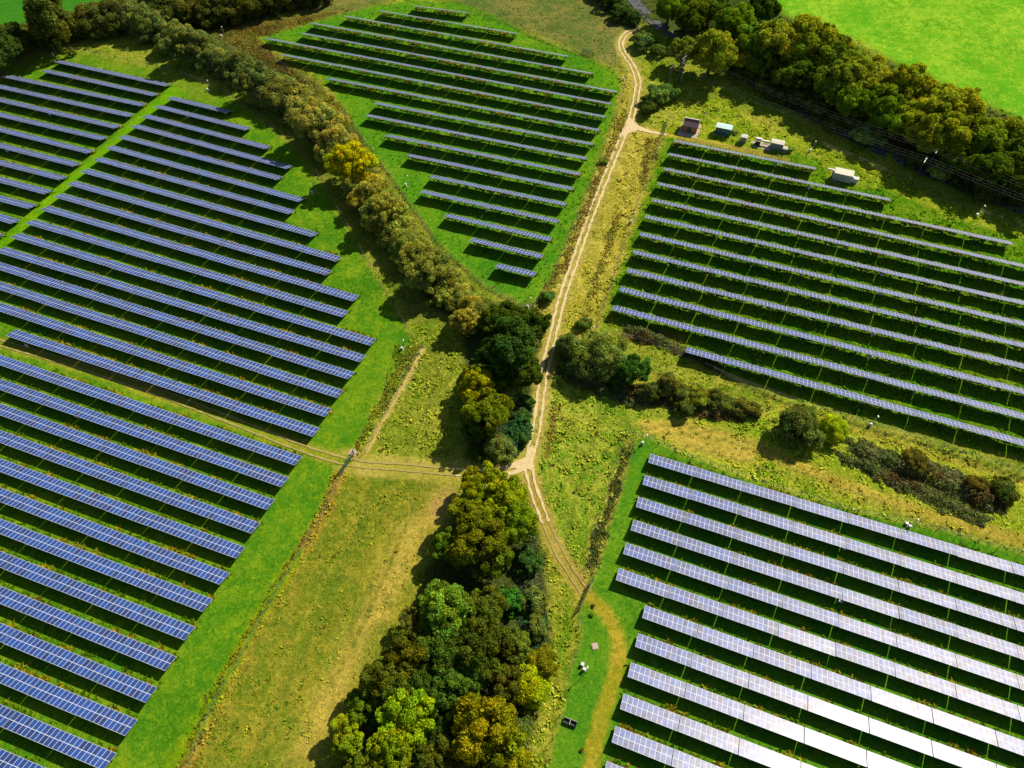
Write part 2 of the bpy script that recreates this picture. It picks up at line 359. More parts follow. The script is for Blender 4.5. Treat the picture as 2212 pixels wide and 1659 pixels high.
# zone: (polygon in photo pixels, tone one, tone two, roughness, blend metres)
ZONES = [
    # far fields
    ([(-900, -200), (-900, 130), (0, 92), (120, 40), (300, 0), (500, -60), (700, -120), (600, -260)], (0.030, 0.150, 0.012), (0.055, 0.190, 0.012), 0.15, 3),
    ([(560, -120), (640, 40), (760, 30), (900, -20), (1020, 20), (1160, 75), (1260, 112), (1340, 150), (1360, 60), (1300, -60), (1100, -250)], (0.075, 0.115, 0.022), (0.200, 0.165, 0.045), 0.5, 4),
    ([(1600, -60), (1690, 30), (1860, 90), (1980, 160), (2060, 190), (2150, 235), (2300, 300), (2900, 420), (2900, -300), (1700, -300)], (0.085, 0.290, 0.010), (0.250, 0.420, 0.024), 0.05, 3),
    # wood floor and road margins on the far right
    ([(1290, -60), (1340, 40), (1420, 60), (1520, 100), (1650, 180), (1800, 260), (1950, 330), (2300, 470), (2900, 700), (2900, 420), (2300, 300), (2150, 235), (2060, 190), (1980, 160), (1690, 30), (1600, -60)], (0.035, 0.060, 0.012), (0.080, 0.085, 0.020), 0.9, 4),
    # brown tussocks beside the top of the middle field
    ([(440, 60), (640, 30), (760, 20), (600, 70), (540, 85), (600, 120), (700, 190), (760, 240), (700, 210), (600, 150), (500, 95)], (0.120, 0.085, 0.018), (0.170, 0.140, 0.022), 1.0, 3),
    # left solar field
    ([(-600, 240), (0, 172), (60, 135), (110, 112), (150, 108), (233, 130), (333, 150), (400, 172), (480, 200), (560, 258), (640, 325), (700, 410), (733, 470), (787, 560), (821, 612), (847, 662), (878, 712), (890, 740), (880, 775), (840, 820), (795, 905), (765, 970), (740, 1010), (705, 1090), (640, 1185), (560, 1320), (500, 1432), (440, 1540), (380, 1659), (250, 1900), (-900, 1900)], LAWN1, LAWN2, 0.18, 1.2),
    # yellowish lawn at the top left corner of the field
    ([(-100, 190), (0, 160), (100, 108), (240, 128), (380, 165), (500, 215), (420, 215), (300, 150), (140, 125), (40, 160)], (0.090, 0.180, 0.008), (0.190, 0.220, 0.018), 0.35, 4),
    # grass lane in the left field
    ([(372, 185), (398, 200), (300, 290), (200, 385), (100, 480), (0, 575), (-60, 630), (-60, 560), (0, 515), (100, 425), (200, 335), (300, 247)], (0.075, 0.230, 0.003), (0.150, 0.280, 0.005), 0.2, 1.5),
    # middle field
    ([(640, 60), (760, 25), (880, 0), (990, 5), (1070, 35), (1160, 82), (1257, 120), (1330, 155), (1352, 175), (1325, 250), (1290, 350), (1262, 430), (1220, 530), (1190, 600), (1152, 660), (1127, 660), (1037, 610), (980, 560), (934, 510), (871, 420), (811, 338), (774, 288), (737, 228), (700, 170), (600, 110), (560, 82)], (0.050, 0.175, 0.008), (0.125, 0.225, 0.010), 0.55, 1.5),
    # right field
    ([(1440, 292), (1600, 318), (1770, 340), (1800, 400), (1930, 410), (2050, 470), (2200, 510), (2900, 640), (2900, 1150), (2212, 990), (2000, 940), (1855, 900), (1700, 850), (1560, 800), (1470, 765), (1340, 690), (1310, 660), (1350, 560), (1390, 440), (1420, 350)], (0.055, 0.165, 0.005), (0.150, 0.215, 0.010), 0.85, 1.5),
    # rough ground right of the sheds
    ([(1440, 285), (1480, 220), (1560, 215), (1640, 270), (1740, 300), (1860, 350), (2000, 420), (2300, 520), (2900, 700), (2900, 640), (2200, 510), (2050, 470), (1930, 410), (1800, 385), (1770, 335), (1600, 315)], (0.135, 0.205, 0.006), (0.340, 0.310, 0.030), 1.0, 2),
    # straw strips along the track
    ([(1345, 160), (1385, 150), (1400, 230), (1385, 260), (1430, 300), (1405, 380), (1370, 480), (1330, 600), (1290, 720), (1235, 740), (1180, 700), (1160, 655), (1200, 590), (1240, 490), (1290, 360), (1330, 240)], (0.260, 0.215, 0.022), (0.440, 0.330, 0.060), 0.9, 1.2),
    ([(1440, 300), (1405, 390), (1370, 490), (1330, 610), (1300, 720), (1310, 680), (1350, 560), (1390, 440), (1425, 340)], (0.130, 0.200, 0.008), (0.290, 0.250, 0.030), 0.9, 1.0),
    ([(1385, 105), (1440, 130), (1480, 215), (1440, 285), (1385, 262), (1392, 180)], (0.150, 0.200, 0.010), (0.330, 0.290, 0.040), 0.9, 1.5),
    # triangle between left field and the oaks
    ([(895, 720), (960, 700), (1010, 760), (985, 860), (960, 960), (1000, 1005), (900, 1003), (790, 990), (850, 880)], (0.135, 0.175, 0.010), (0.300, 0.260, 0.035), 1.0, 1.0),
    # area between the track and the lower right field
    ([(1170, 780), (1230, 770), (1330, 860), (1480, 905), (1620, 900), (1700, 960), (1480, 985), (1380, 940), (1340, 990), (1290, 1150), (1262, 1260), (1210, 1180), (1150, 1010), (1165, 900)], (0.120, 0.200, 0.010), (0.330, 0.290, 0.040), 1.0, 1.5),
    # straw meadow strip above the lower right field
    ([(1370, 905), (1480, 900), (1620, 920), (1700, 850), (1855, 915), (2055, 975), (2300, 1050), (2900, 1250), (2900, 1420), (2212, 1200), (2041, 1150), (1825, 1100), (1600, 1028), (1475, 983), (1400, 945)], (0.170, 0.225, 0.010), (0.360, 0.325, 0.035), 1.0, 1.0),
    ([(1385, 908), (1480, 905), (1620, 945), (1690, 985), (1600, 1000), (1480, 970), (1400, 935)], (0.330, 0.250, 0.035), (0.450, 0.320, 0.060), 0.5, 1.5),
    # lower right field
    ([(1356, 950), (1400, 944), (1475, 983), (1600, 1028), (1825, 1100), (2041, 1150), (2212, 1200), (2900, 1420), (2900, 2200), (1050, 2200), (1176, 1659), (1215, 1533), (1240, 1426), (1258, 1375), (1248, 1330), (1285, 1250), (1325, 1106)], (0.045, 0.165, 0.008), (0.110, 0.220, 0.010), 0.25, 0.7),
    # strip between the two fences left of that field
    ([(1352, 940), (1374, 948), (1326, 1106), (1290, 1235), (1262, 1258), (1272, 1172), (1302, 1100)], (0.130, 0.150, 0.015), (0.360, 0.270, 0.050), 1.0, 0.5),
    # verge by the bottom wood and its wheel marks
    ([(1165, 1130), (1262, 1285), (1246, 1335), (1255, 1378), (1236, 1426), (1212, 1533), (1170, 1680), (1120, 1680), (1190, 1420), (1170, 1250)], (0.170, 0.200, 0.012), (0.380, 0.300, 0.045), 0.9, 1.0),
    # hay meadow at the bottom
    ([(748, 1028), (800, 1018), (900, 1022), (1000, 1026), (1010, 1060), (930, 1250), (830, 1480), (740, 1659), (690, 1800), (330, 1800), (412, 1659), (470, 1513), (523, 1426), (570, 1333), (653, 1193), (705, 1106)], (0.100, 0.150, 0.009), (0.250, 0.205, 0.022), 0.48, 0.8),
    ([(985, 1050), (925, 1150), (850, 1290), (780, 1420), (690, 1640), (620, 1640), (720, 1440), (800, 1280), (870, 1150), (930, 1060)], (0.330, 0.240, 0.040), (0.430, 0.305, 0.060), 0.5, 4),
    ([(930, 1085), (975, 1050), (965, 1110), (930, 1130)], (0.34, 0.22, 0.06), (0.45, 0.31, 0.10), 0.3, 1.5),
    # wood floor, bottom and middle
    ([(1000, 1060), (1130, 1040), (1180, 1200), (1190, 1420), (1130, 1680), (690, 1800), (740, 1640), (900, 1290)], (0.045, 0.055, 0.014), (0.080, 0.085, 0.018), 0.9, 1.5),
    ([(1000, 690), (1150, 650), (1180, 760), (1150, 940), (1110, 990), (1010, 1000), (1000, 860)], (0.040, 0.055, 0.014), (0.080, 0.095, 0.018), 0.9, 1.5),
    # under the long hedge and the top hedge
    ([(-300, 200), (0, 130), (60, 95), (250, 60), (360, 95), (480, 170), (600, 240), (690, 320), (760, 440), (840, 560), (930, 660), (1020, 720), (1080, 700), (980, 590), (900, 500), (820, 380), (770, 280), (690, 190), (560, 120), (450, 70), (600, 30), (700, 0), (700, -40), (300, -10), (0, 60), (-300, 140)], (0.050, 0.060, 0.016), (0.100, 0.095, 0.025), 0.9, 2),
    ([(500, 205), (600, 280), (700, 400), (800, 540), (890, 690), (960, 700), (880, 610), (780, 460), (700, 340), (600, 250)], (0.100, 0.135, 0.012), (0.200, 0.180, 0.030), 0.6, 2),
]
# ribbons: (line in photo pixels, width metres, tone one, tone two, roughness, blend)
TRACK = [(1374, 66), (1358, 70), (1345, 82), (1341, 97), (1347, 114), (1360, 133), (1372, 155), (1378, 178), (1375, 205), (1369, 235), (1361, 262), (1349, 288), (1335, 320), (1318, 360), (1300, 405), (1280, 455), (1262, 505), (1243, 560), (1227, 605), (1211, 655), (1200, 700), (1191, 740), (1179, 790), (1170, 840), (1164, 890), (1157, 935), (1149, 968), (1141, 998)]
TRACK_LOW = [(1141, 998), (1146, 1030), (1154, 1062), (1165, 1092), (1178, 1128), (1194, 1165), (1212, 1200), (1236, 1240), (1262, 1278)]
TRACK_WEST = [(1141, 998), (1115, 1011), (1085, 1019), (1040, 1023), (980, 1020), (920, 1014), (850, 1008), (790, 1004), (745, 996), (700, 984), (650, 967), (600, 948), (500, 908), (400, 869), (300, 833), (200, 799), (100, 769), (0, 741), (-90, 718)]
TRACK_EAST = [(1362, 270), (1385, 279), (1412, 286), (1440, 291)]
BAND = [(1270, 1290), (1300, 1315), (1325, 1350), (1338, 1395), (1334, 1440), (1318, 1495), (1300, 1545), (1286, 1600), (1272, 1680)]
LINES = [
    ([(914, 753), (890, 800), (850, 870), (815, 930), (787, 985)], 1.3, (0.42, 0.30, 0.08), (0.50, 0.36, 0.12), 0.4, 0.7),
    ([(740, 1015), (703, 1106), (650, 1193), (567, 1333), (520, 1426), (467, 1513), (400, 1670)], 3.0, (0.23, 0.16, 0.02), (0.36, 0.23, 0.03), 1.0, 1.0),
    ([(640, 1200), (560, 1330), (470, 1490), (370, 1659)], 3.0, (0.10, 0.20, 0.004), (0.22, 0.26, 0.006), 0.4, 2.5),
    (TRACK, 5.0, (0.24, 0.21, 0.030), (0.40, 0.31, 0.08), 0.35, 1.5),
    (TRACK_LOW, 4.2, (0.26, 0.20, 0.03), (0.38, 0.28, 0.07), 0.3, 1.2),
    (TRACK_WEST[:9], 6.0, (0.26, 0.24, 0.030), (0.40, 0.31, 0.07), 0.2, 1.5),
    (TRACK_WEST[8:], 3.6, (0.15, 0.21, 0.010), (0.30, 0.25, 0.03), 0.25, 1.2),
    (TRACK_EAST + [(1520, 305), (1640, 330)], 2.6, (0.30, 0.27, 0.02), (0.40, 0.33, 0.05), 0.3, 1.2),
    (BAND, 3.0, (0.20, 0.20, 0.010), (0.37, 0.27, 0.03), 0.2, 1.0),
    ([(1212, 1290), (1210, 1380), (1206, 1460)], 0.5, (0.05, 0.15, 0.004), (0.09, 0.18, 0.004), 0.2, 0.4),
    ([(1226, 1290), (1225, 1380), (1220, 1460)], 0.5, (0.05, 0.15, 0.004), (0.09, 0.18, 0.004), 0.2, 0.4),
    ([(1195, 905), (1198, 880), (1190, 940), (1180, 990)], 1.0, (0.17, 0.09, 0.02), (0.22, 0.13, 0.03), 0.9, 0.8),
    ([(1640, 968), (1800, 1040), (2000, 1110), (2230, 1175)], 3.6, (0.30, 0.22, 0.03), (0.42, 0.30, 0.05), 0.7, 3),
    ([(1690, 880), (1860, 935), (2060, 995), (2230, 1050)], 2.2, (0.27, 0.22, 0.02), (0.38, 0.29, 0.04), 0.8, 2),
    # mower and tyre lines, animal paths
    ([(1385, 925), (1470, 918), (1560, 935), (1640, 965), (1720, 1000)], 0.45, (0.14, 0.13, 0.02), (0.20, 0.17, 0.03), 0.6, 0.5),
    ([(1400, 938), (1490, 935), (1580, 955), (1680, 1000), (1800, 1050), (1950, 1100)], 0.45, (0.13, 0.14, 0.02), (0.20, 0.18, 0.03), 0.6, 0.5),
    ([(1480, 962), (1600, 995), (1720, 1035), (1860, 1085), (2000, 1130), (2212, 1185)], 0.5, (0.15, 0.13, 0.02), (0.22, 0.18, 0.03), 0.6, 0.6),
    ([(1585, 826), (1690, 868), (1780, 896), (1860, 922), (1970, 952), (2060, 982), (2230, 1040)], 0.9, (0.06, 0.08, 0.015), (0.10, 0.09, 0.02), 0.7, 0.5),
    ([(1640, 880), (1760, 905), (1900, 945), (2050, 990), (2212, 1045)], 0.45, (0.12, 0.13, 0.02), (0.18, 0.16, 0.03), 0.7, 0.5),
    ([(790, 1035), (760, 1130), (700, 1260), (620, 1420), (500, 1659)], 0.5, (0.16, 0.20, 0.012), (0.30, 0.26, 0.03), 0.5, 0.6),
    ([(810, 1035), (782, 1130), (725, 1262), (648, 1425), (535, 1659)], 0.5, (0.08, 0.13, 0.010), (0.16, 0.17, 0.02), 0.5, 0.6),
    ([(870, 1032), (850, 1120), (800, 1240), (720, 1410), (600, 1659)], 0.5, (0.16, 0.20, 0.012), (0.30, 0.26, 0.03), 0.5, 0.6),
    ([(910, 1035), (880, 1130), (820, 1270), (760, 1400)], 0.5, (0.08, 0.12, 0.010), (0.18, 0.16, 0.02), 0.5, 0.6),
    ([(690, 1240), (790, 1262), (840, 1290)], 0.4, (0.07, 0.11, 0.010), (0.14, 0.14, 0.02), 0.5, 0.5),
    ([(925, 740), (945, 800), (930, 870), (890, 950), (880, 1000)], 0.5, (0.09, 0.11, 0.015), (0.15, 0.14, 0.02), 0.8, 0.5),
    ([(955, 745), (975, 790), (965, 860)], 0.4, (0.09, 0.11, 0.015), (0.15, 0.14, 0.02), 0.8, 0.5),
    ([(1300, 870), (1290, 930), (1262, 1010), (1240, 1090), (1225, 1170)], 0.45, (0.09, 0.12, 0.012), (0.15, 0.15, 0.02), 0.8, 0.5),
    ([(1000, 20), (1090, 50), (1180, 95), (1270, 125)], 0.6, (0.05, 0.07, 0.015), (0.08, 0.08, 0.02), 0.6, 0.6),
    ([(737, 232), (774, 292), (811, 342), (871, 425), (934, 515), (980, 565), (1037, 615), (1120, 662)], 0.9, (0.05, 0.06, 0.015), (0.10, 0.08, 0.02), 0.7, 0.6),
    ([(1350, 730), (1420, 720), (1470, 735)], 3.0, (0.17, 0.10, 0.018), (0.26, 0.18, 0.03), 1.0, 2.0),
    ([(1470, 300), (1600, 322), (1700, 345)], 1.8, (0.22, 0.16, 0.04), (0.33, 0.27, 0.03), 0.4, 1.5),
]
_cache = {}


def zone_at(P):
    """colours and roughness of the ground at points P (n,2)"""
    n = len(P)
    A = np.tile(np.array([0.130, 0.185, 0.010]), (n, 1)); B = np.tile(np.array([0.300, 0.260, 0.035]), (n, 1)); K = np.full(n, 0.8)
    wob = np.stack([fbm(P[:, 0] / 3.0, P[:, 1] / 3.0, 3) - .5, fbm(P[:, 0] / 3.0, P[:, 1] / 3.0, 9) - .5], 1)

    def put(w, a, b, k):
        nonlocal A, B, K
        w = (w * w * (3 - 2 * w))
        A += (np.array(a) - A) * w[:, None]; B += (np.array(b) - B) * w[:, None]; K += (k - K) * w
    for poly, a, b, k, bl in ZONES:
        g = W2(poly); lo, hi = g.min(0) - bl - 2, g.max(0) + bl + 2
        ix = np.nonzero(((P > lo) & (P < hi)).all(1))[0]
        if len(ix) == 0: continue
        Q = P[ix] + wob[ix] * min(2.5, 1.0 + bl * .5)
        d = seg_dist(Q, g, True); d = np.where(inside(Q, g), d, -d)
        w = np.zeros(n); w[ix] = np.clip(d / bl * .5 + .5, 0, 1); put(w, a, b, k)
    for line, wd, a, b, k, bl in LINES:
        g = W2(line); lo, hi = g.min(0) - bl - wd - 2, g.max(0) + bl + wd + 2
        ix = np.nonzero(((P > lo) & (P < hi)).all(1))[0]
        if len(ix) == 0: continue
        d = wd / 2 - seg_dist(P[ix] + wob[ix] * 0.8, g)
        w = np.zeros(n); w[ix] = np.clip(d / bl + .5, 0, 1); put(w, a, b, k)
    A = A * (1 + (.02, .22, .1) * K[:, None]); B = B * (1 + (.14, .30, .1) * K[:, None])
    return A, B, K


def make_ground():
    xs = np.concatenate([[-5000, -2000, -1000, -600, -430], np.arange(-330, 330.1, 0.85), [430, 600, 1000, 2000, 5000]])
    ys = np.concatenate([[-3000, -1000, -300, -90], np.arange(-10, 372, 0.85), [450, 600, 1000, 2000, 5000]])
    X, Y = np.meshgrid(xs, ys); nx, ny = len(xs), len(ys)
    P = np.stack([X.ravel(), Y.ravel()], 1)
    A, B, K = zone_at(P)
    relief = (fbm(P[:, 0] / 2.0, P[:, 1] / 2.0, 21, 2) - .5) * K * K * 0.95
    wet = (fbm(P[:, 0] / 9, P[:, 1] / 9, 5) - .5)[:, None]
    A = np.clip(A * (1 + .35 * wet), 0, 1); B = np.clip(B * (1 - .2 * wet), 0, 1)
    me = bpy.data.meshes.new("ground")
    V = np.stack([P[:, 0], P[:, 1], relief - 0.03], 1).astype(np.float32)
    me.vertices.add(nx * ny); me.vertices.foreach_set("co", V.ravel())
    i = np.arange(nx * ny).reshape(ny, nx)
    q = np.stack([i[:-1, :-1], i[:-1, 1:], i[1:, 1:], i[1:, :-1]], -1).reshape(-1, 4).astype(np.int32)
    me.loops.add(q.size); me.loops.foreach_set("vertex_index", q.ravel())
    me.polygons.add(len(q)); me.polygons.foreach_set("loop_start", np.arange(0, q.size, 4, dtype=np.int32)); me.polygons.foreach_set("loop_total", np.full(len(q), 4, np.int32))
    me.update(calc_edges=True)
    one = np.ones((len(P), 1))
    for nm, c in (("tone_one", A), ("tone_two", B)):
        a = me.attributes.new(nm, 'FLOAT_COLOR', 'POINT'); a.data.foreach_set("color", np.hstack([c, one]).astype(np.float32).ravel())
    a = me.attributes.new("rough", 'FLOAT', 'POINT'); a.data.foreach_set("value", K.astype(np.float32))
    me.polygons.foreach_set("use_smooth", np.ones(len(q), bool))
    me.materials.append(ground_mat())
    tag(link(bpy.data.objects.new("ground", me)), "grassland of mown lawns, straw verges and rough pasture", kind="structure")


make_ground()


def smooth_line(pts, step=1.0):
    """resample a photo pixel line as an even ground line (Catmull-Rom)"""
    g = W2(pts); out = []
    for i in range(len(g) - 1):
        p0, p1, p2, p3 = g[max(i - 1, 0)], g[i], g[i + 1], g[min(i + 2, len(g) - 1)]
        n = max(2, int(np.linalg.norm(p2 - p1) / step))
        for k in range(n):
            t = k / n
            out.append(0.5 * ((2 * p1) + (-p0 + p2) * t + (2 * p0 - 5 * p1 + 4 * p2 - p3) * t * t + (-p0 + 3 * p1 - 3 * p2 + p3) * t ** 3))
    out.append(g[-1]); return np.array(out)


def ribbon(mb, line, off, half, z, jag=0.18, fade=None):
    d = np.gradient(line, axis=0); d /= np.linalg.norm(d, axis=1)[:, None] + 1e-9
    nrm = np.stack([-d[:, 1], d[:, 0]], 1)
    L = []
    for i, p in enumerate(line):
        h = half * (fade(i / len(line)) if fade else 1)
        a = p + nrm[i] * (off + h + random.uniform(-jag, jag)); b = p + nrm[i] * (off - h + random.uniform(-jag, jag))
        L.append((a, b))
    for i in range(len(L) - 1):
        mb.face([(*L[i][0], z), (*L[i][1], z), (*L[i + 1][1], z), (*L[i + 1][0], z)])


M_track = simple("stony_track", (0.56, 0.44, 0.23), 0.95, var=0.35, scale=1.2, bump=0.4)
M_track2 = simple("sandy_track", (0.32, 0.27, 0.075), 0.95, var=0.35, scale=1.2, bump=0.4)
M_road = simple("asphalt", (0.055, 0.060, 0.080), 0.85, var=0.2, scale=0.6)
tr = MB()
for ln, hw in ((TRACK, 0.46), (TRACK_LOW[:5], 0.40)):
    s = smooth_line(ln)
    ribbon(tr, s, 0.82, hw - .12, 0.075); ribbon(tr, s, -0.82, hw - .12, 0.075)
s = smooth_line(TRACK_WEST[:5]); ribbon(tr, s, 0.8, 0.6, 0.079, fade=lambda t: 1 - .8 * t); ribbon(tr, s, -0.9, 0.7, 0.079, fade=lambda t: 1 - .8 * t)
s = smooth_line(TRACK_EAST); ribbon(tr, s, 0.0, 1.3, 0.079, fade=lambda t: 1 - .75 * t)
# stony triangle where the shed track leaves, and the fork by the lower wood
for pts, z in (([(1361, 252), (1368, 262), (1384, 274), (1376, 283), (1358, 288), (1347, 298), (1342, 290), (1352, 272)], 0.083),
               ([(1150, 962), (1156, 975), (1152, 1000), (1146, 1018), (1138, 1012), (1118, 1016), (1108, 1008), (1130, 996)], 0.083)):
    g = W2(pts); c = g.mean(0); n = len(g)
    fine = []
    for i in range(n):
        for t in (0, .25, .5, .75):
            q = g[i] * (1 - t) + g[(i + 1) % n] * t; fine.append(q + RNG.normal(0, .14, 2))
    for i in range(len(fine)):
        tr.face([(*c, z), (*fine[i], z), (*fine[(i + 1) % len(fine)], z)])
tag(tr.build("track", M_track), "pale stony two rut farm track running from the road to the lower gates", kind="structure")
tr = MB()
s = smooth_line(TRACK_WEST[4:]); ribbon(tr, s, 0.85, 0.20, 0.071, 0.13); ribbon(tr, s, -0.85, 0.26, 0.071, 0.14)
s = smooth_line(TRACK_LOW[4:]); ribbon(tr, s, 0.8, 0.16, 0.067, 0.13); ribbon(tr, s, -0.8, 0.2, 0.067, 0.14)
tag(tr.build("grass_track", M_track2), "worn two rut grass track crossing the left solar field", kind="structure")
ROAD = [(1300, -90), (1345, -30), (1376, 10), (1410, 45), (1450, 75), (1500, 100), (1580, 150), (1700, 222), (1850, 300), (2000, 370), (2212, 455), (2500, 560), (2900, 690)]
rd = MB(); ribbon(rd, smooth_line(ROAD, 3), 0, 2.3, 0.10, 0.1)
tag(rd.build("road", M_road), "narrow dark asphalt lane along the tree line", kind="structure")

# ------------------------------------------------------------------ solar tables
TILT = R(19.5); SL = 3.32; LOWZ = 0.8
ROWAZ = -0.35641
ct, st_ = math.cos(TILT), math.sin(TILT)


def table_meshes(TILT, LOWZ):
    ct, st_ = math.cos(TILT), math.sin(TILT)

    # panel array: x 0..11 along the row, y 0 (low edge) .. -SL*ct (high edge)
    def P(u, v, w=0.0): return (u, -v * ct + w * -st_ * -1 * 0, LOWZ + v * st_)
    nrm = Vector((0, st_, ct))
    th = 0.045
    top = [Vector((u, -v * ct, LOWZ + v * st_)) for u, v in ((0, 0), (0, SL), (11, SL), (11, 0))]
    top = [top[0], top[3], top[2], top[1]]
    bot = [p - nrm * th for p in top]
    f = [[top[0], top[3], top[2], top[1]]]
    f[0] = [top[0], top[1], top[2], top[3]][::-1]
    me = bpy.data.meshes.new("panel_array")
    verts = top + bot
    faces = [(3, 2, 1, 0), (4, 5, 6, 7), (0, 1, 5, 4), (1, 2, 6, 5), (2, 3, 7, 6), (3, 0, 4, 7)]
    me.from_pydata([tuple(v) for v in verts], [], faces)
    me.materials.append(M_panel); me.materials.append(M_back); me.materials.append(M_steel)
    me.update()
    if me.polygons[0].normal.z < 0:
        me.flip_normals(); me.update()
    uvl = me.uv_layers.new(name="UVMap")
    for p in me.polygons:
        p.material_index = 0 if abs(p.normal.z) > .5 and p.index == 0 else (1 if p.index == 1 else 2)
        for li in p.loop_indices:
            v = me.vertices[me.loops[li].vertex_index].co
            uvl.data[li].uv = (v.x, (LOWZ - (v.z + (th * ct if me.loops[li].vertex_index > 3 else 0))) / -st_)
    mb = MB()
    for v in (0.75, 2.55):      # purlins
        y, z = -v * ct, LOWZ + v * st_ - 0.10
        mb.box(0.05, 10.95, y - .04, y + .04, z - .05, z + .045)
    for k in range(4):          # post pairs, rafters and braces
        x = 1.2 + k * 2.87
        for v in (0.75, 2.55):
            y, z = -v * ct, LOWZ + v * st_ - 0.15
            mb.box(x - .05, x + .05, y - .05, y + .05, -0.3, z)
        a = Vector((x + .09, -0.3 * ct, LOWZ + .3 * st_ - .14)); b = Vector((x + .09, -3.05 * ct, LOWZ + 3.05 * st_ - .14))
        mb.tube([a, b], .04, 4)
        mb.tube([(x - .08, -2.5 * ct, 0.35), (x - .08, -1.3 * ct, LOWZ + 1.3 * st_ - .17)], .03, 4)
    return me, mb.mesh("support_frame", M_steel)


KIT = {False: (*table_meshes(TILT, LOWZ), LOWZ), True: (*table_meshes(R(25), 1.25), 1.25)}   # the fields on the slope stand steeper
ORD = ["", "first", "second", "third", "fourth", "fifth", "sixth", "seventh", "eighth", "ninth", "tenth", "eleventh", "twelfth", "thirteenth", "fourteenth", "fifteenth", "sixteenth", "seventeenth", "eighteenth", "nineteenth", "twentieth", "twenty-first", "twenty-second", "twenty-third", "twenty-fourth", "twenty-fifth", "twenty-sixth", "twenty-seventh", "twenty-eighth", "twenty-ninth", "thirtieth", "thirty-first", "thirty-second", "thirty-third"]
FA = [((131.7, 130), (369.3, 181.7)), ((104, 150), (343.3, 202.7)), ((20, 161.7), (316.7, 224)), ((0, 182.7), (289.3, 246.7)), ((0, 210.7), (261.7, 271.7)), ((0, 242.7), (233.3, 296.7)), ((0, 274), (204, 325)), ((0, 308.3), (175, 352.7)), ((0, 345), (145.7, 381.7)), ((0, 381.7), (114, 411.7)), ((0, 421.7), (80, 442.7)), ((0, 461.7), (44, 475)), ((0, 503.5), (9.3, 507.3))]
FB = [((373.3, 208.3), (502.3, 239.3)), ((346.7, 226.7), (543.3, 276)), ((321.7, 247.3), (586, 316)), ((297.3, 268.3), (632.3, 358.3)), ((270.7, 291.7), (611.7, 381.7)), ((245, 314.3), (658.3, 428.3)), ((218.3, 339), (637.3, 454)), ((190.7, 364.3), (687.3, 502.7)), ((162.7, 390.7), (739, 555)), ((135, 417.3), (718.3, 584.7)), ((106, 444.3), (775.7, 639)), ((75, 474), (753.3, 672.3)), ((42.7, 503.3), (813, 733)), ((10, 533.3), (790.7, 768)), ((0, 566), (766.7, 804.7)), ((0, 608), (742.3, 843)), ((0, 653), (717.3, 884)), ((35, 711.3), (690.7, 924.7)), ((0, 766.3), (654, 986.3)), ((0, 818), (624.3, 1031.3)), ((0, 871.3), (594.3, 1079.7)), ((0, 929), (562.7, 1130)), ((0, 989.7), (530, 1182)), ((0, 1053), (496, 1237.7)), ((0, 1120), (460, 1294.3)), ((0, 1190), (422.3, 1354.3)), ((0, 1265.3), (381.7, 1418.7)), ((0, 1345.3), (340.7, 1485.3)), ((0, 1431), (297.7, 1555.3)), ((0, 1521), (251.7, 1627.7)), ((0, 1616), (205, 1703))]
FC = [((895.7, 11.7), (1014.7, 27.3)), ((824.7, 22.7), (1119.7, 71.7)), ((750.7, 34), (1229, 120.7)), ((678.3, 49.3), (1281.3, 157.3)), ((657.3, 70.7), (1334, 196.7)), ((580, 81.7), (1322.3, 222.7)), ((614.3, 116.7), (1309.7, 250.7)), ((713.3, 167.7), (1296.3, 279.3)), ((815.7, 220.7), (1283.3, 309.3)), ((796.7, 246.7), (1269, 340)), ((839, 290), (1255, 373.3)), ((886.7, 332.3), (1240, 405)), ((934.7, 377.7), (1225, 438.3)), ((915.7, 410), (1209, 475)), ((967.3, 461), (1193, 513.3)), ((1022.3, 513.3), (1175, 550)), ((1076.7, 568.7), (1159.7, 588))]
FD = [((1457.3, 301.7), (1762.3, 361.7)), ((1445.7, 330), (1921.3, 428.3)), ((1435.7, 361.7), (2184, 521.7)), ((1422.3, 393.3), (2212, 571)), ((1410.7, 428.3), (2212, 610)), ((1395.7, 464), (2212, 650)), ((1384, 501), (2212, 695)), ((1370.7, 540), (2212, 741)), ((1357.3, 579), (2212, 786)), ((1341.3, 619), (2212, 840)), ((1326.7, 659), (2212, 893)), ((1484, 748.7), (2212, 950))]
FE = [((1404.7, 979.7), (2212, 1222)), ((1393, 1025.7), (2212, 1281.5)), ((1379, 1073), (2212, 1340)), ((1368, 1122), (2212, 1398)), ((1352.3, 1172), (2212, 1462)), ((1336.7, 1226.7), (2212, 1528)), ((1393, 1307), (2212, 1600)), ((1378, 1367.7), (2212, 1672)), ((1362.3, 1430), (1869, 1617.7)), ((1346.3, 1497.7), (1728, 1642)), ((1329, 1567.7), (1500, 1633.5)), ((1310, 1643.3), (1400, 1678))]
tables = []     # (field, row, order key, matrix, centre, label)
row_edges = []  # low edge segments for the uncut grass
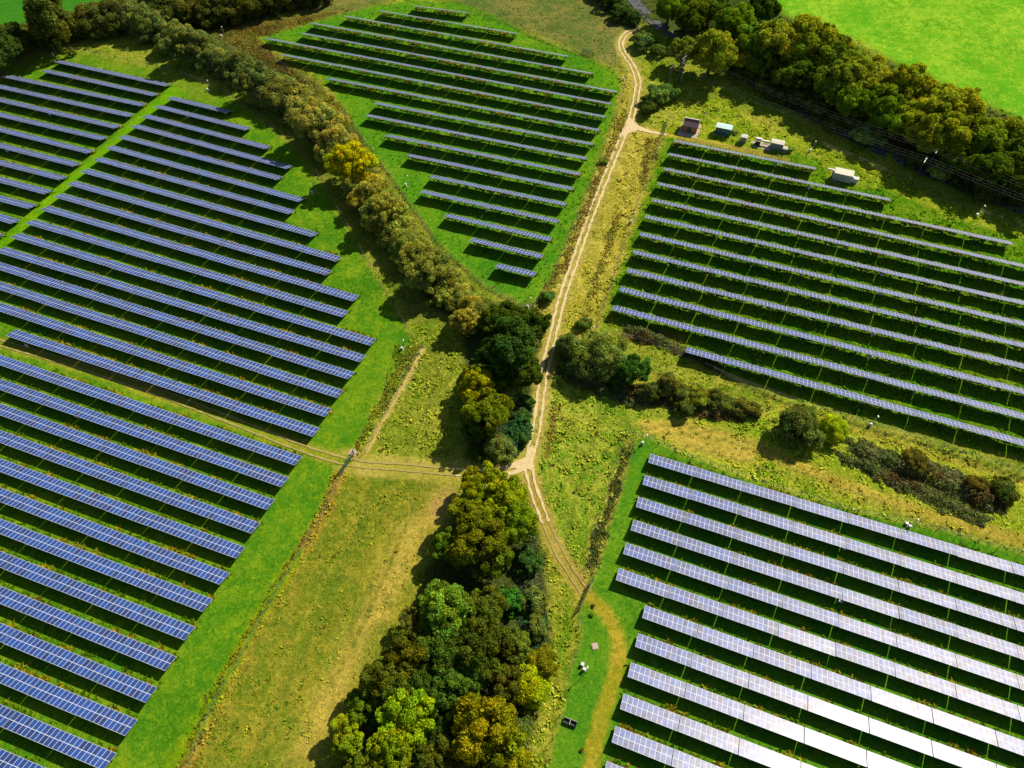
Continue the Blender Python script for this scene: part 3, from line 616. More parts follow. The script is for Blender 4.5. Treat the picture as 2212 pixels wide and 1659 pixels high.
for fld, rows in (("A", FA), ("B", FB), ("C", FC), ("D", FD), ("E", FE)):
    for ri, (a, b) in enumerate(rows):
        steep = fld in 'CD'; lz = KIT[steep][2]
        pa, pb = at(*a, lz), at(*b, lz)
        L = (pb - pa).length; u = (pb - pa) / L
        lopen, ropen = a[0] <= 0, (b[0] >= 2212 or (fld == "E" and ri >= 8))
        if fld == "E" and ri >= 8: u = (at(*FE[7][1], LOWZ) - at(*FE[7][0], LOWZ)).normalized(); L = 120 - 6 * (ri - 8)
        if lopen:
            pitch = 11.35; n = int(L // pitch) + 3; start = pb - u * (n * pitch)
        elif ropen:
            pitch = 11.25; n = int(L // pitch) + 3; start = pa
        else:
            n = max(1, round(L / 11.35)); pitch = L / n; start = pa
        if (fld, ri) == ("C", 16): n, pitch = 1, L
        yaw = math.atan2(u.y, u.x)
        row_edges.append((start, start + u * (n * pitch), fld))
        for k in range(n):
            gap = 0.16 if fld in "DE" else 0.10
            sx = (pitch - gap) / 11.0
            org = start + u * (k * pitch + gap / 2)
            mid = org + u * 5.5; mid.z = 1.3
            e = [proj(org + Vector((0, 0, 0))), proj(org + u * pitch), proj(org + u * pitch + Vector((u.y, -u.x, 0)) * 3.1), proj(org + Vector((u.y, -u.x, 0)) * 3.1)]
            vis = max(p[0] for p in e) > 6 and min(p[0] for p in e) < IW - 6 and max(p[1] for p in e) > 4 and min(p[1] for p in e) < IH - 6
            area = 0.5 * abs(sum(e[i][0] * e[(i + 1) % 4][1] - e[(i + 1) % 4][0] * e[i][1] for i in range(4)))
            tables.append(dict(f=fld, r=ri, k=k, n=n, org=Vector((org.x, org.y, 0)), yaw=yaw, sx=sx, vis=vis, area=area, lopen=lopen, ropen=ropen, steep=steep))
vis = sorted([t for t in tables if t["vis"]], key=lambda t: -t["area"])
for t in vis[:300]: t["own"] = True


def table_label(t):
    f, r, k, n = t["f"], t["r"], t["k"], t["n"]
    fromright = n - k
    if f == "B":
        if r <= 17: return f"{ORD[fromright]} blue solar table from the right end, {ORD[18 - r]} row above the grass track"
        return f"{ORD[fromright]} blue solar table from the right end, {ORD[r - 17]} row below the grass track"
    if f == "A": return f"{ORD[fromright]} blue solar table from the grass lane, {ORD[r + 1]} row from the top, far left block"
    if f == "C": return f"{ORD[fromright]} solar table from the track end, {ORD[17 - r]} row from the bottom, middle field"
    if f == "D": return f"{ORD[k + 1]} greyish solar table from the track end, {ORD[12 - r]} row from the bottom, right field"
    return f"{ORD[k + 1]} pale shining solar table from the left end, {ORD[r + 1]} row down, lower right field"


GROUPS = dict(A="solar tables of the far left block", B="solar tables of the left field", C="solar tables of the middle field", D="solar tables of the right field", E="solar tables of the lower right field")
rest_p, rest_uv, rest_mi, rest_f = [], [], [], MB()
DATA = {}
for stp, (PANEL, FRAME, _z) in KIT.items():
    DATA[stp] = (np.array([v.co[:] for v in FRAME.vertices]), [tuple(p.vertices) for p in FRAME.polygons], np.array([v.co[:] for v in PANEL.vertices]),
                 np.array([PANEL.loops[i].vertex_index for p in PANEL.polygons for i in p.loop_indices]),
                 np.array([PANEL.uv_layers[0].data[i].uv[:] for p in PANEL.polygons for i in p.loop_indices]))
pmi = [p.material_index for p in KIT[False][0].polygons]
for t in tables:
    PANEL, FRAME, _z = KIT[t['steep']]; fv, ff, pv, pl, puv = DATA[t['steep']]
    if t.get("own"):
        root = empty("solar_table", t["org"], t["yaw"]); root.rotation_euler = (R(random.gauss(0, .5)), R(random.gauss(0, .22)), t["yaw"])
        tag(root, table_label(t), "solar table", GROUPS[t["f"]])
        o = link(bpy.data.objects.new("panel_array", PANEL), root); o.scale = (t["sx"], 1, 1)
        o = link(bpy.data.objects.new("support_frame", FRAME), root); o.scale = (t["sx"], 1, 1)
    else:
        c, s = math.cos(t["yaw"]), math.sin(t["yaw"])
        Rm = np.array([[c, s, 0], [-s, c, 0], [0, 0, 1]])
        rest_p.append(((pv * (t["sx"], 1, 1)) @ Rm + np.array(t["org"]))[pl]); rest_uv.append(puv + (40 * (len(rest_p) % 50), 0))
        b = len(rest_f.v); w = (fv * (t["sx"], 1, 1)) @ Rm + np.array(t["org"])
        rest_f.v += [Vector(x) for x in w]; rest_f.f += [tuple(b + i for i in q) for q in ff]
if rest_p:
    me = quads_mesh("distant_solar_tables", np.concatenate([p.reshape(-1, 4, 3) for p in rest_p]), M_panel, uv=np.concatenate(rest_uv))
    me.materials.append(M_back); me.materials.append(M_steel)
    me.polygons.foreach_set("material_index", np.array(pmi * len(rest_p), dtype=np.int32))
    ro = link(bpy.data.objects.new("distant_solar_tables", me)); tag(ro, "farthest small looking rows of solar tables at the back of the fields", "solar tables", kind="stuff")
    rest_f.build("support_frame", M_steel, ro)

# ------------------------------------------------------------------ foliage meshes (unit crown radius)
def sph(n, rng):
    v = rng.normal(size=(n, 3)); return v / np.linalg.norm(v, axis=1)[:, None]


def leaf_quads(c, nrm, size, rng, aspect=0.75):
    n = len(c)
    r = sph(n, rng); a = np.cross(nrm, r); a /= np.linalg.norm(a, axis=1)[:, None] + 1e-9; b = np.cross(nrm, a)
    s = size[:, None]
    return np.stack([c - a * s, c - b * s * aspect, c + a * s, c + b * s * aspect], 1)


def crown_mesh(kind, seed):
    """crown of leafy boughs: main boughs carry sprays, sprays carry leaves; unit radius"""
    rng = np.random.default_rng(seed)
    P = dict(oak=(24, 8, 22000, 0.037, 0.80, 0.24, 0.42), ash=(26, 8, 19000, 0.038, 0.85, 0.22, 0.38), willow=(19, 9, 21000, 0.032, 0.76, 0.34, 0.48), bush=(8, 7, 7000, 0.050, 0.62, 0.34, 0.55), conifer=(15, 7, 12000, 0.045, 1.20, 0.26, 0.42))[kind]
    nb, ns, nleaf, ls, hz, r0, r1 = P
    d0 = sph(nb * 4, rng); d0 = d0[d0[:, 2] > (-0.45 if kind in ("oak", "ash") else -0.75)][:nb]
    rb = rng.uniform(r0, r1, len(d0)); cb = d0 * (1 - rb * 0.95)[:, None] * rng.uniform(.72, 1.12, (len(d0), 1))
    cb = np.vstack([cb, [[0, 0, .12], [.22, -.1, .2], [-.2, .15, .05]]]); rb = np.append(rb, [.56, .5, .5]); d0 = np.vstack([d0, sph(3, rng)])
    cb *= np.array([rng.uniform(.88, 1.1), rng.uniform(.88, 1.1), 1.0])
    if kind == "conifer":
        cb[:, :2] *= (1 - 0.55 * np.clip(cb[:, 2:3] + .2, 0, 1.2))
    ds = sph(nb * ns * 3, rng); par = rng.integers(0, len(d0), len(ds)); ds = ds + cb[par] * .9; ds /= np.linalg.norm(ds, axis=1)[:, None]
    ds, par = ds[:nb * ns], par[:nb * ns]
    rad = rb[par] * rng.uniform(.30, .58, len(par)); ctr = cb[par] + ds * (rb[par] * rng.uniform(.55, .98, len(par)))[:, None]
    d = ctr
    lob = rng.choice(len(d), nleaf * 2, p=rad ** 2 / (rad ** 2).sum())
    v = sph(nleaf * 2, rng); v = v + ctr[lob] * 0.55; v /= np.linalg.norm(v, axis=1)[:, None]
    c = ctr[lob] + v * (rad[lob] * (0.55 + 0.55 * rng.random(nleaf * 2) ** .6))[:, None]
    keep = c[:, 2] > -0.75
    for k in range(len(cb)):
        keep &= ~(np.linalg.norm(c - cb[k], axis=1) < rb[k] * 0.50)
    c, v, lob = c[keep][:nleaf], v[keep][:nleaf], lob[keep][:nleaf]
    c = c * (1, 1, hz)
    nrm = v + rng.normal(0, .55 if kind != "willow" else .75, v.shape); nrm /= np.linalg.norm(nrm, axis=1)[:, None]
    size = ls * rng.uniform(.6, 1.35, len(c))
    q = leaf_quads(c, nrm, size, rng)
    lt = rng.uniform(.75, 1.25, len(d)) * rng.uniform(.8, 1.2, len(cb))[par]; warm = rng.uniform(-.12, .14, len(d)) + rng.uniform(-.14, .16, len(cb))[par]
    br = lt[lob] * rng.uniform(.65, 1.4, len(c))
    tint = np.stack([br * (1 + warm[lob]), br, br * (1 - warm[lob]), np.ones(len(c))], 1)
    zc = hz + 0.30 if kind in ("oak", "ash") else hz * 0.66
    q[:, :, 2] += zc
    up = q[:, :, 2].min(1) > 0.0; q, tint = q[up], tint[up]
    me = quads_mesh("crown_" + kind, q, M_leaf, attr=tint)
    # trunk with limbs
    mb = MB()
    r = 0.075 if kind in ("oak", "ash") else 0.05
    top = zc + .25 * hz
    mb.tube([(0, 0, -.05), (0.02, 0.0, .2), (0.0, .03, zc * .6), (0.03, 0.02, top)], [r * 1.3, r, r * .75, r * .25], 7)
    for k in range(7):
        a = k * 2.4 + rng.uniform(-.3, .3); z0 = zc * rng.uniform(.3, .75); e = rng.uniform(.5, .75)
        m1 = Vector((math.cos(a) * e * .5, math.sin(a) * e * .5, z0 + .22)); m2 = Vector((math.cos(a) * e, math.sin(a) * e, z0 + rng.uniform(.3, .6)))
        mb.tube([(0, 0, z0), m1, m2], [r * .5, r * .32, r * .1], 5)
    return me, mb.mesh("trunk_" + kind, M_bark), zc


CROWN = {k: [crown_mesh(k, 100 + i * 7 + len(k) * 13) for i in range(n)] for k, n in dict(oak=5, ash=3, willow=4, bush=3, conifer=2).items()}
_tc = [0]


def tree(name, px, py, rpx, kind, col, label, cat, group, hs=None):
    hs = hs or random.uniform(.9, 1.15)
    if 'hedge' in group: rpx = rpx * 1.12
    ms = CROWN[kind]; me, tk, zc = ms[_tc[0] % len(ms)]; _tc[0] += 1
    r = 5.0
    for _ in range(5):
        c = at(px, py, r * zc * hs); dist = (c - cam.location).length; r = rpx * dist / FPX * 0.97
    o = empty(name, (c.x, c.y, 0), random.uniform(0, 6.28), (r, r, r * hs))
    tag(o, label, cat, group)
    k = link(bpy.data.objects.new("trunk", tk), o)
    k = link(bpy.data.objects.new("crown", me), o)
    j = random.uniform(.9, 1.1)
    k.color = (col[0] * j * 1.55, col[1] * j * 1.80, col[2] * j * 0.9, 1)
    return o


OLIVE = (0.145, 0.150, 0.012); DARK = (0.060, 0.085, 0.016); DEEP = (0.040, 0.075, 0.022); GOLD = (0.215, 0.185, 0.010); LIME = (0.190, 0.235, 0.010)
MID = (0.090, 0.135, 0.016); YOL = (0.220, 0.210, 0.010); GREY = (0.170, 0.185, 0.075); TAN = (0.300, 0.245, 0.095); BLUE = (0.062, 0.120, 0.045); ASH = (0.140, 0.210, 0.035); BROWN = (0.130, 0.095, 0.035)
# --- the two woods along the track, singled out one by one
WOOD = [
    (1085, 690, 44, "oak", DARK, "dark green oak at the hedge end of the wood beside the track"),
    (1142, 702, 46, "oak", DARK, "dark oak leaning over the track opposite the round willow"),
    (1108, 752, 66, "oak", DEEP, "largest very dark green oak in the wood beside the track"),
    (1072, 765, 42, "oak", DEEP, "small very dark oak between the largest dark oak and the rough triangle"),
    (1128, 800, 44, "oak", DARK, "dark green oak just above the grey willow by the track"),
    (1080, 808, 36, "oak", MID, "small green oak tucked behind the bright yellow oak"),
    (1036, 832, 46, "oak", (0.250, 0.225, 0.008), "bright yellow oak on the left edge of the upper wood"),
    (1105, 850, 28, "willow", GREY, "small grey willow between yellow oak and track"),
    (1054, 892, 56, "oak", OLIVE, "broad olive brown oak just below the bright yellow oak"),
    (1030, 925, 34, "oak", DARK, "small dark oak casting shade on the triangle below the yellow oak"),
    (1078, 972, 40, "willow", GREY, "rounded grey green willow just above the track fork"),
    (1040, 980, 26, "bush", DARK, "dark bush left of the willow above the track fork"),
    (1126, 905, 22, "bush", BLUE, "blue green ivy bush beside the track above the fork"),
    (1134, 945, 20, "bush", BLUE, "lower blue green bush hugging the track bend above the fork"),
    (1140, 868, 18, "bush", BLUE, "small blue green bush on the track edge by the grey willow"),
    (1040, 1048, 46, "oak", YOL, "yellow green oak at the top of the lower wood beside the fork"),
    (1098, 1078, 52, "oak", (0.19, 0.21, 0.012), "light green oak right of the topmost oak in the lower wood"),
    (1020, 1120, 52, "oak", OLIVE, "olive oak on the meadow side near the top of the lower wood"),
    (1118, 1130, 50, "oak", (0.15, 0.18, 0.014), "green oak on the track side below the fork"),
    (1040, 1180, 70, "oak", (0.125, 0.130, 0.012), "big olive oak with the broadest crown in the lower wood"),
    (982, 1180, 44, "oak", MID, "mid green oak left of the broadest olive oak"),
    (1140, 1212, 34, "bush", BLUE, "blue green bush beside the broadest olive oak"),
    (958, 1318, 58, "ash", ASH, "pale green feathery ash in the middle of the lower wood"),
    (1050, 1312, 46, "oak", (0.105, 0.115, 0.02), "dull olive tree right of the feathery ash"),
    (1097, 1300, 34, "bush", (0.045, 0.135, 0.03), "vivid green ivy covered tree between olive tree and brambles"),
    (1150, 1300, 34, "bush", GREY, "grey bramble bush at the right edge of the lower wood"),
    (1158, 1355, 28, "bush", (0.13, 0.15, 0.06), "second grey bramble bush below the ivy covered tree"),
    (890, 1345, 34, "oak", (0.120, 0.110, 0.03), "small brownish oak left of the feathery ash"),
    (955, 1400, 54, "oak", DARK, "dark oak just below the feathery ash"),
    (880, 1412, 50, "oak", (0.105, 0.100, 0.014), "dark olive oak on the meadow edge below the feathery ash"),
    (1045, 1400, 62, "oak", (0.075, 0.085, 0.014), "broad dark oak in the centre of the lower wood"),
    (1118, 1395, 36, "oak", (0.14, 0.17, 0.04), "pale green tree above the yellow green willow"),
    (1020, 1462, 40, "ash", (0.090, 0.150, 0.035), "cool green ash left of the darkest gap in the wood"),
    (972, 1492, 46, "ash", (0.085, 0.140, 0.030), "fresh green ash above the golden oak"),
    (1082, 1480, 42, "oak", (0.080, 0.078, 0.018), "brownish dark oak left of the yellow green willow"),
    (1142, 1480, 50, "willow", (0.240, 0.245, 0.010), "yellow green rounded willow at the right edge of the lower wood"),
    (1168, 1430, 36, "willow", (0.200, 0.175, 0.014), "ochre willow on the track verge above the yellow green willow"),
    (835, 1478, 50, "oak", (0.085, 0.095, 0.015), "dark oak on the meadow edge above the lime maple"),
    (905, 1470, 40, "oak", DARK, "dark oak between meadow edge oak and fresh green ash"),
    (790, 1530, 40, "oak", MID, "green oak at the lower left edge of the wood"),
    (882, 1545, 58, "oak", LIME, "brilliant lime yellow maple near the bottom of the wood"),
    (848, 1612, 46, "ash", (0.23, 0.25, 0.012), "lime yellow ash below the brilliant lime maple"),
    (752, 1592, 40, "oak", (0.20, 0.22, 0.012), "small yellow green oak at the bottom left tip of the wood"),
    (942, 1580, 38, "oak", DARK, "small dark oak between lime maple and golden oak"),
    (1052, 1585, 74, "oak", GOLD, "large golden oak near the bottom of the wood"),
    (1008, 1530, 40, "oak", (0.18, 0.175, 0.01), "golden green oak on the upper left shoulder of the golden oak"),
    (1122, 1560, 34, "bush", (0.13, 0.14, 0.05), "grey green bush right of the golden oak"),
    (940, 1645, 46, "oak", (0.085, 0.09, 0.016), "dark olive oak cut by the bottom edge of the photo"),
    (1015, 1655, 44, "oak", (0.11, 0.085, 0.02), "brown oak at the bottom edge below the golden oak"),
    (1098, 1655, 46, "oak", (0.20, 0.195, 0.010), "yellow oak at the bottom edge right of the brown oak"),
    (870, 1690, 46, "oak", OLIVE, "olive oak half out of the bottom edge below the lime ash"),
    (780, 1665, 40, "oak", (0.11, 0.13, 0.014), "green oak half out of the bottom edge at the wood tip"),
]
for px, py, r, k, c, lab in WOOD:
    nm = dict(oak="oak_tree", ash="ash_tree", willow="willow_tree", bush="bush")[k]
    tree(nm, px, py, r, k, c, lab, "bush" if k == "bush" else "tree", "trees and bushes of the woods beside the track")
# --- single bushes between the fields
LONE = [
    (1545, 860, 24, "willow", (0.12, 0.12, 0.045), "small grey brown bush between the yellowish grey bush and the bramble bank", "bush", "bush"),
    (1598, 880, 22, "willow", (0.14, 0.13, 0.04), "small rusty bush just left of the last bush on the bramble bank", "bush", "bush"),
    (1402, 846, 27, "willow", (0.10, 0.12, 0.05), "dim grey bush between the dark hawthorn and the brownish grey bush", "bush", "bush"),
    (1466, 848, 28, "bush", (0.13, 0.13, 0.045), "round grey bush between the brownish and yellowish grey bushes", "bush", "bush"),
    (757, 347, 50, "oak", (0.300, 0.255, 0.008), "golden yellow oak standing alone in the long diagonal hedge", "oak_tree", "tree"),
    (1292, 766, 60, "willow", GREY, "large round grey green willow right of the track", "willow_tree", "tree"),
    (1228, 752, 36, "willow", (0.13, 0.16, 0.075), "smaller grey willow between the round willow and the track", "willow_tree", "tree"),
    (1242, 790, 30, "bush", (0.11, 0.145, 0.075), "low grey bush below the smaller willow by the track", "bush", "bush"),
    (1370, 797, 34, "oak", (0.045, 0.10, 0.025), "dark green hawthorn right of the large round willow", "hawthorn_bush", "bush"),
    (1330, 820, 30, "bush", (0.05, 0.08, 0.03), "shaded dark bush below the large round willow", "bush", "bush"),
    (1440, 832, 32, "willow", (0.17, 0.15, 0.06), "brownish grey bush right of the dark hawthorn", "bush", "bush"),
    (1500, 855, 32, "willow", (0.20, 0.21, 0.05), "yellowish grey bush third right of the round willow", "bush", "bush"),
    (1480, 880, 26, "bush", (0.10, 0.11, 0.04), "low dark bush under the yellowish grey bush", "bush", "bush"),
    (1620, 885, 24, "bush", (0.13, 0.12, 0.05), "brown grey bush at the end of the bramble bank", "bush", "bush"),
    (1570, 870, 24, "bush", (0.11, 0.13, 0.04), "green brown bush in the middle of the bramble bank", "bush", "bush"),
    (1728, 925, 50, "willow", (0.115, 0.135, 0.060), "lone round dark grey bush in the straw strip", "willow_bush", "bush"),
    (1798, 925, 32, "willow", (0.30, 0.32, 0.02), "bright yellow green bush touching the lone round grey bush", "willow_bush", "bush"),
    (1976, 1000, 26, "willow", (0.14, 0.11, 0.04), "rust brown bush on the bramble bank at right", "bush", "bush"),
    (2172, 1060, 30, "bush", (0.08, 0.09, 0.03), "dark bush at the right end of the bramble bank", "bush", "bush"),
    (2110, 1050, 24, "bush", (0.12, 0.09, 0.03), "brown bush left of the last dark bush on the bank", "bush", "bush"),
    (1415, 205, 30, "bush", (0.12, 0.17, 0.08), "pale green bramble bush below the paired utility poles", "bush", "bush"),
    (1445, 200, 28, "bush", (0.10, 0.15, 0.07), "pale green bramble bush under the twin pole frame", "bush", "bush"),
    (1405, 235, 22, "bush", (0.06, 0.08, 0.03), "dark bramble bush beside the track triangle", "bush", "bush"),
    (1395, 92, 26, "bush", (0.09, 0.13, 0.06), "grey green bush beside the road end of the track", "bush", "bush"),
    (1425, 110, 20, "bush", (0.10, 0.12, 0.03), "small yellowish bush between the track bend and the oaks", "bush", "bush"),
    (1585, 286, 8, "bush", (0.20, 0.26, 0.14), "tiny pale bush against the teal kiosk", "bush", "bush"),
    (1706, 322, 9, "bush", (0.18, 0.24, 0.10), "tiny pale bush right of the last grey cabinet", "bush", "bush"),
    (1185, 640, 20, "bush", (0.10, 0.16, 0.06), "low green bush at the lower tip of the middle field", "bush", "bush"),
    (1262, 700, 20, "bush", (0.10, 0.15, 0.05), "low green bush by the track at the lower corner of the right field", "bush", "bush"),
    (1303, 348, 10, "bush", (0.14, 0.19, 0.05), "small bush on the fence line beside the top of the straight track", "bush", "bush"),
]
for px, py, r, k, c, lab, nm, cat in LONE:
    tree(nm, px, py, r, k, c, lab, cat, "single trees and bushes between the fields")
# --- long diagonal hedge of willows, numbered from the golden oak
HEDGE_UP = [(725, 312, 40), (706, 272, 42), (672, 258, 42), (690, 228, 34), (640, 226, 42), (606, 206, 42), (575, 188, 40), (545, 170, 38), (514, 150, 38), (492, 140, 32), (462, 128, 36), (428, 110, 36), (405, 92, 32), (372, 84, 34), (345, 62, 34), (318, 50, 32), (292, 40, 30)]
HEDGE_DN = [(772, 396, 34), (802, 424, 42), (826, 452, 42), (812, 478, 30), (852, 498, 40), (876, 532, 40), (898, 556, 40), (930, 590, 44), (958, 606, 38), (950, 636, 34), (992, 640, 36), (1022, 668, 38), (1005, 690, 30), (1048, 672, 34)]
for i, (x, y, r) in enumerate(HEDGE_UP):
    f = min(1, i / 6); col = tuple(a * (1 - f) + b * f for a, b in zip(TAN, (0.135, 0.145, 0.070)))
    tree("willow_bush", x, y, r * random.uniform(.86, 1.12), ("willow", "willow", "ash", "willow", "bush")[i % 5], col, f"{'tan' if i < 3 else 'grey green'} willow bush, {ORD[i + 1]} above the golden oak in the long hedge", "bush", "willow bushes of the long diagonal hedge")
for i, (x, y, r) in enumerate(HEDGE_DN):
    col = random.choice([(0.22, 0.20, 0.065), (0.26, 0.21, 0.06), (0.19, 0.19, 0.065), (0.24, 0.225, 0.08)])
    tree("willow_bush", x, y, r * random.uniform(.9, 1.1), ("willow", "willow", "oak", "willow", "bush")[i % 5], col, f"tawny willow bush, {ORD[i + 1]} below the golden oak in the long hedge", "bush", "willow bushes of the long diagonal hedge")
# --- hedge across the top left
TOP = [(8, 88, 34, "oak", (0.05, 0.075, 0.025)), (40, 96, 26, "bush", (0.06, 0.075, 0.025)), (72, 82, 28, "bush", (0.07, 0.08, 0.03)), (112, 52, 42, "conifer", (0.085, 0.085, 0.025)), (146, 62, 32, "bush", (0.07, 0.08, 0.03)), (182, 52, 30, "willow", (0.075, 0.085, 0.03)), (212, 44, 34, "willow", (0.10, 0.10, 0.04)), (246, 40, 34, "willow", (0.10, 0.095, 0.04)), (330, 22, 34, "willow", (0.09, 0.095, 0.035)), (372, 22, 34, "willow", (0.085, 0.09, 0.03)), (412, 24, 34, "willow", (0.09, 0.085, 0.03)), (452, 26, 34, "willow", (0.085, 0.085, 0.03)), (492, 18, 34, "willow", (0.085, 0.08, 0.03)), (532, 10, 32, "willow", (0.08, 0.08, 0.028)), (572, 4, 30, "willow", (0.075, 0.075, 0.028)), (612, -2, 28, "willow", (0.07, 0.07, 0.028)), (652, -6, 26, "willow", (0.07, 0.07, 0.028)), (692, -12, 24, "willow", (0.065, 0.065, 0.028)), (-30, 110, 34, "oak", (0.05, 0.07, 0.025))]
for i, (x, y, r, k, c) in enumerate(sorted(TOP)):
    lab = "tall pointed dark shrub rising above the top left hedge" if k == "conifer" else f"dark shrub, {ORD[i + 1]} from the left in the hedge along the top left field"
    tree("hedge_shrub", x, y, r, k, c, lab, "shrub", "shrubs of the top left hedge")
# --- oaks along the road, top right
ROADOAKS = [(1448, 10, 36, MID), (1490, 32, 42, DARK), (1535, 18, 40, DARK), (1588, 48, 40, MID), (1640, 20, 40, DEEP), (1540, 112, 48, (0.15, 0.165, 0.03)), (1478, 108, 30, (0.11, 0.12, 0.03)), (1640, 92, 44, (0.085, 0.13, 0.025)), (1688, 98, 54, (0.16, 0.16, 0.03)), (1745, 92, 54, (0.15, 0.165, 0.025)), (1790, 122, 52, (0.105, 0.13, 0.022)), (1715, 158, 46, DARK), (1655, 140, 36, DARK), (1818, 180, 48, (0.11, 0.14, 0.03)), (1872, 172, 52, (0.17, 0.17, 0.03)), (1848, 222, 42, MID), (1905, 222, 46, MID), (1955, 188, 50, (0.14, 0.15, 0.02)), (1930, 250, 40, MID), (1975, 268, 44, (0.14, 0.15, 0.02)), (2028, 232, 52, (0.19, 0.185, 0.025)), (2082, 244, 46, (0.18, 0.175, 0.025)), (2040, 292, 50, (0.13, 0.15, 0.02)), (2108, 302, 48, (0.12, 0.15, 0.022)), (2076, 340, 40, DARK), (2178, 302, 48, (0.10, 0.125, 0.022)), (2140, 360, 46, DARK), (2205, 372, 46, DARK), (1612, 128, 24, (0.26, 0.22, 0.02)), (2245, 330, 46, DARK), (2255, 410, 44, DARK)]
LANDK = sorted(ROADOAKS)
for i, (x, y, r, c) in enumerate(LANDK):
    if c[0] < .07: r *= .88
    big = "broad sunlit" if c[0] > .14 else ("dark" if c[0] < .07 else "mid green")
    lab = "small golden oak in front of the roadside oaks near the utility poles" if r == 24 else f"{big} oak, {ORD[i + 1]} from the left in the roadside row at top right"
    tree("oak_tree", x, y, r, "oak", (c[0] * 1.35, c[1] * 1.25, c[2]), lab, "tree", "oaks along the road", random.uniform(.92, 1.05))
LOWHEDGE = [(1600, 160), (1630, 172), (1660, 190), (1700, 210), (1736, 222), (1770, 238), (1806, 268), (1838, 278), (1868, 292), (1896, 300), (1985, 352), (2030, 372), (2075, 390), (2115, 405), (2160, 418), (2200, 432)]
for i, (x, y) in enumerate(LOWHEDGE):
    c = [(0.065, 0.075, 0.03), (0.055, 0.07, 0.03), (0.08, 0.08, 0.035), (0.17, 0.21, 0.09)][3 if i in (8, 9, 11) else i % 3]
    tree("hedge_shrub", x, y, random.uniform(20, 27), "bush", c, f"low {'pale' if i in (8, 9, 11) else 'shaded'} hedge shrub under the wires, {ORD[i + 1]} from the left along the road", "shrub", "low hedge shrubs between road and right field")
for i, (x, y, r) in enumerate([(1322, 6, 26), (1345, 30, 24), (1366, 42, 18), (1300, -14, 24)]):
    tree("hedge_shrub", x, y, r, "bush", (0.05, 0.075, 0.03), f"dark green shrub, {ORD[i + 1]} of those left of the road at the top edge", "shrub", "shrubs left of the road")


# ------------------------------------------------------------------ loose vegetation (stuff)
def tuft_cloud(P, h, w, col, rng, blades=4):
    """blades leaning out of points P; one triangle each"""
    n = len(P)
    idx = np.repeat(np.arange(n), blades); m = len(idx)
    a = rng.uniform(0, 2 * np.pi, m); lean = rng.uniform(.7, 2.0, m)
    hh = h[idx] * rng.uniform(.6, 1.2, m); ww = w[idx] * rng.uniform(.7, 1.3, m)
    base = np.zeros((m, 3)); base[:, :2] = P[idx] + rng.normal(0, .12, (m, 2)); base[:, 2] = -0.06
    dirv = np.stack([np.cos(a), np.sin(a), np.zeros(m)], 1); side = np.stack([-np.sin(a), np.cos(a), np.zeros(m)], 1)
    top = base + dirv * (lean * hh)[:, None] + np.array([0, 0, 1.0]) * hh[:, None]
    q = np.stack([base - side * ww[:, None] * .5, base + side * ww[:, None] * .5, top + side * ww[:, None] * .35, top - side * ww[:, None] * .35], 1)
    c = col[idx] * rng.uniform(.7, 1.3, (m, 1)) * np.array([1, 1, 1]) * (1 + rng.uniform(-.12, .12, (m, 3)))
    return q, np.hstack([c, np.ones((m, 1))])


def in_view(P, z=0.0, mg=60):
    Mi = np.array(cam.matrix_world.inverted())
    v = np.hstack([P, np.full((len(P), 1), z), np.ones((len(P), 1))]) @ Mi.T
    x = v[:, 0] / -v[:, 2] * FPX + IW / 2; y = -v[:, 1] / -v[:, 2] * FPX + IH / 2
    return (x > -mg) & (x < IW + mg) & (y > -mg) & (y < IH + mg)


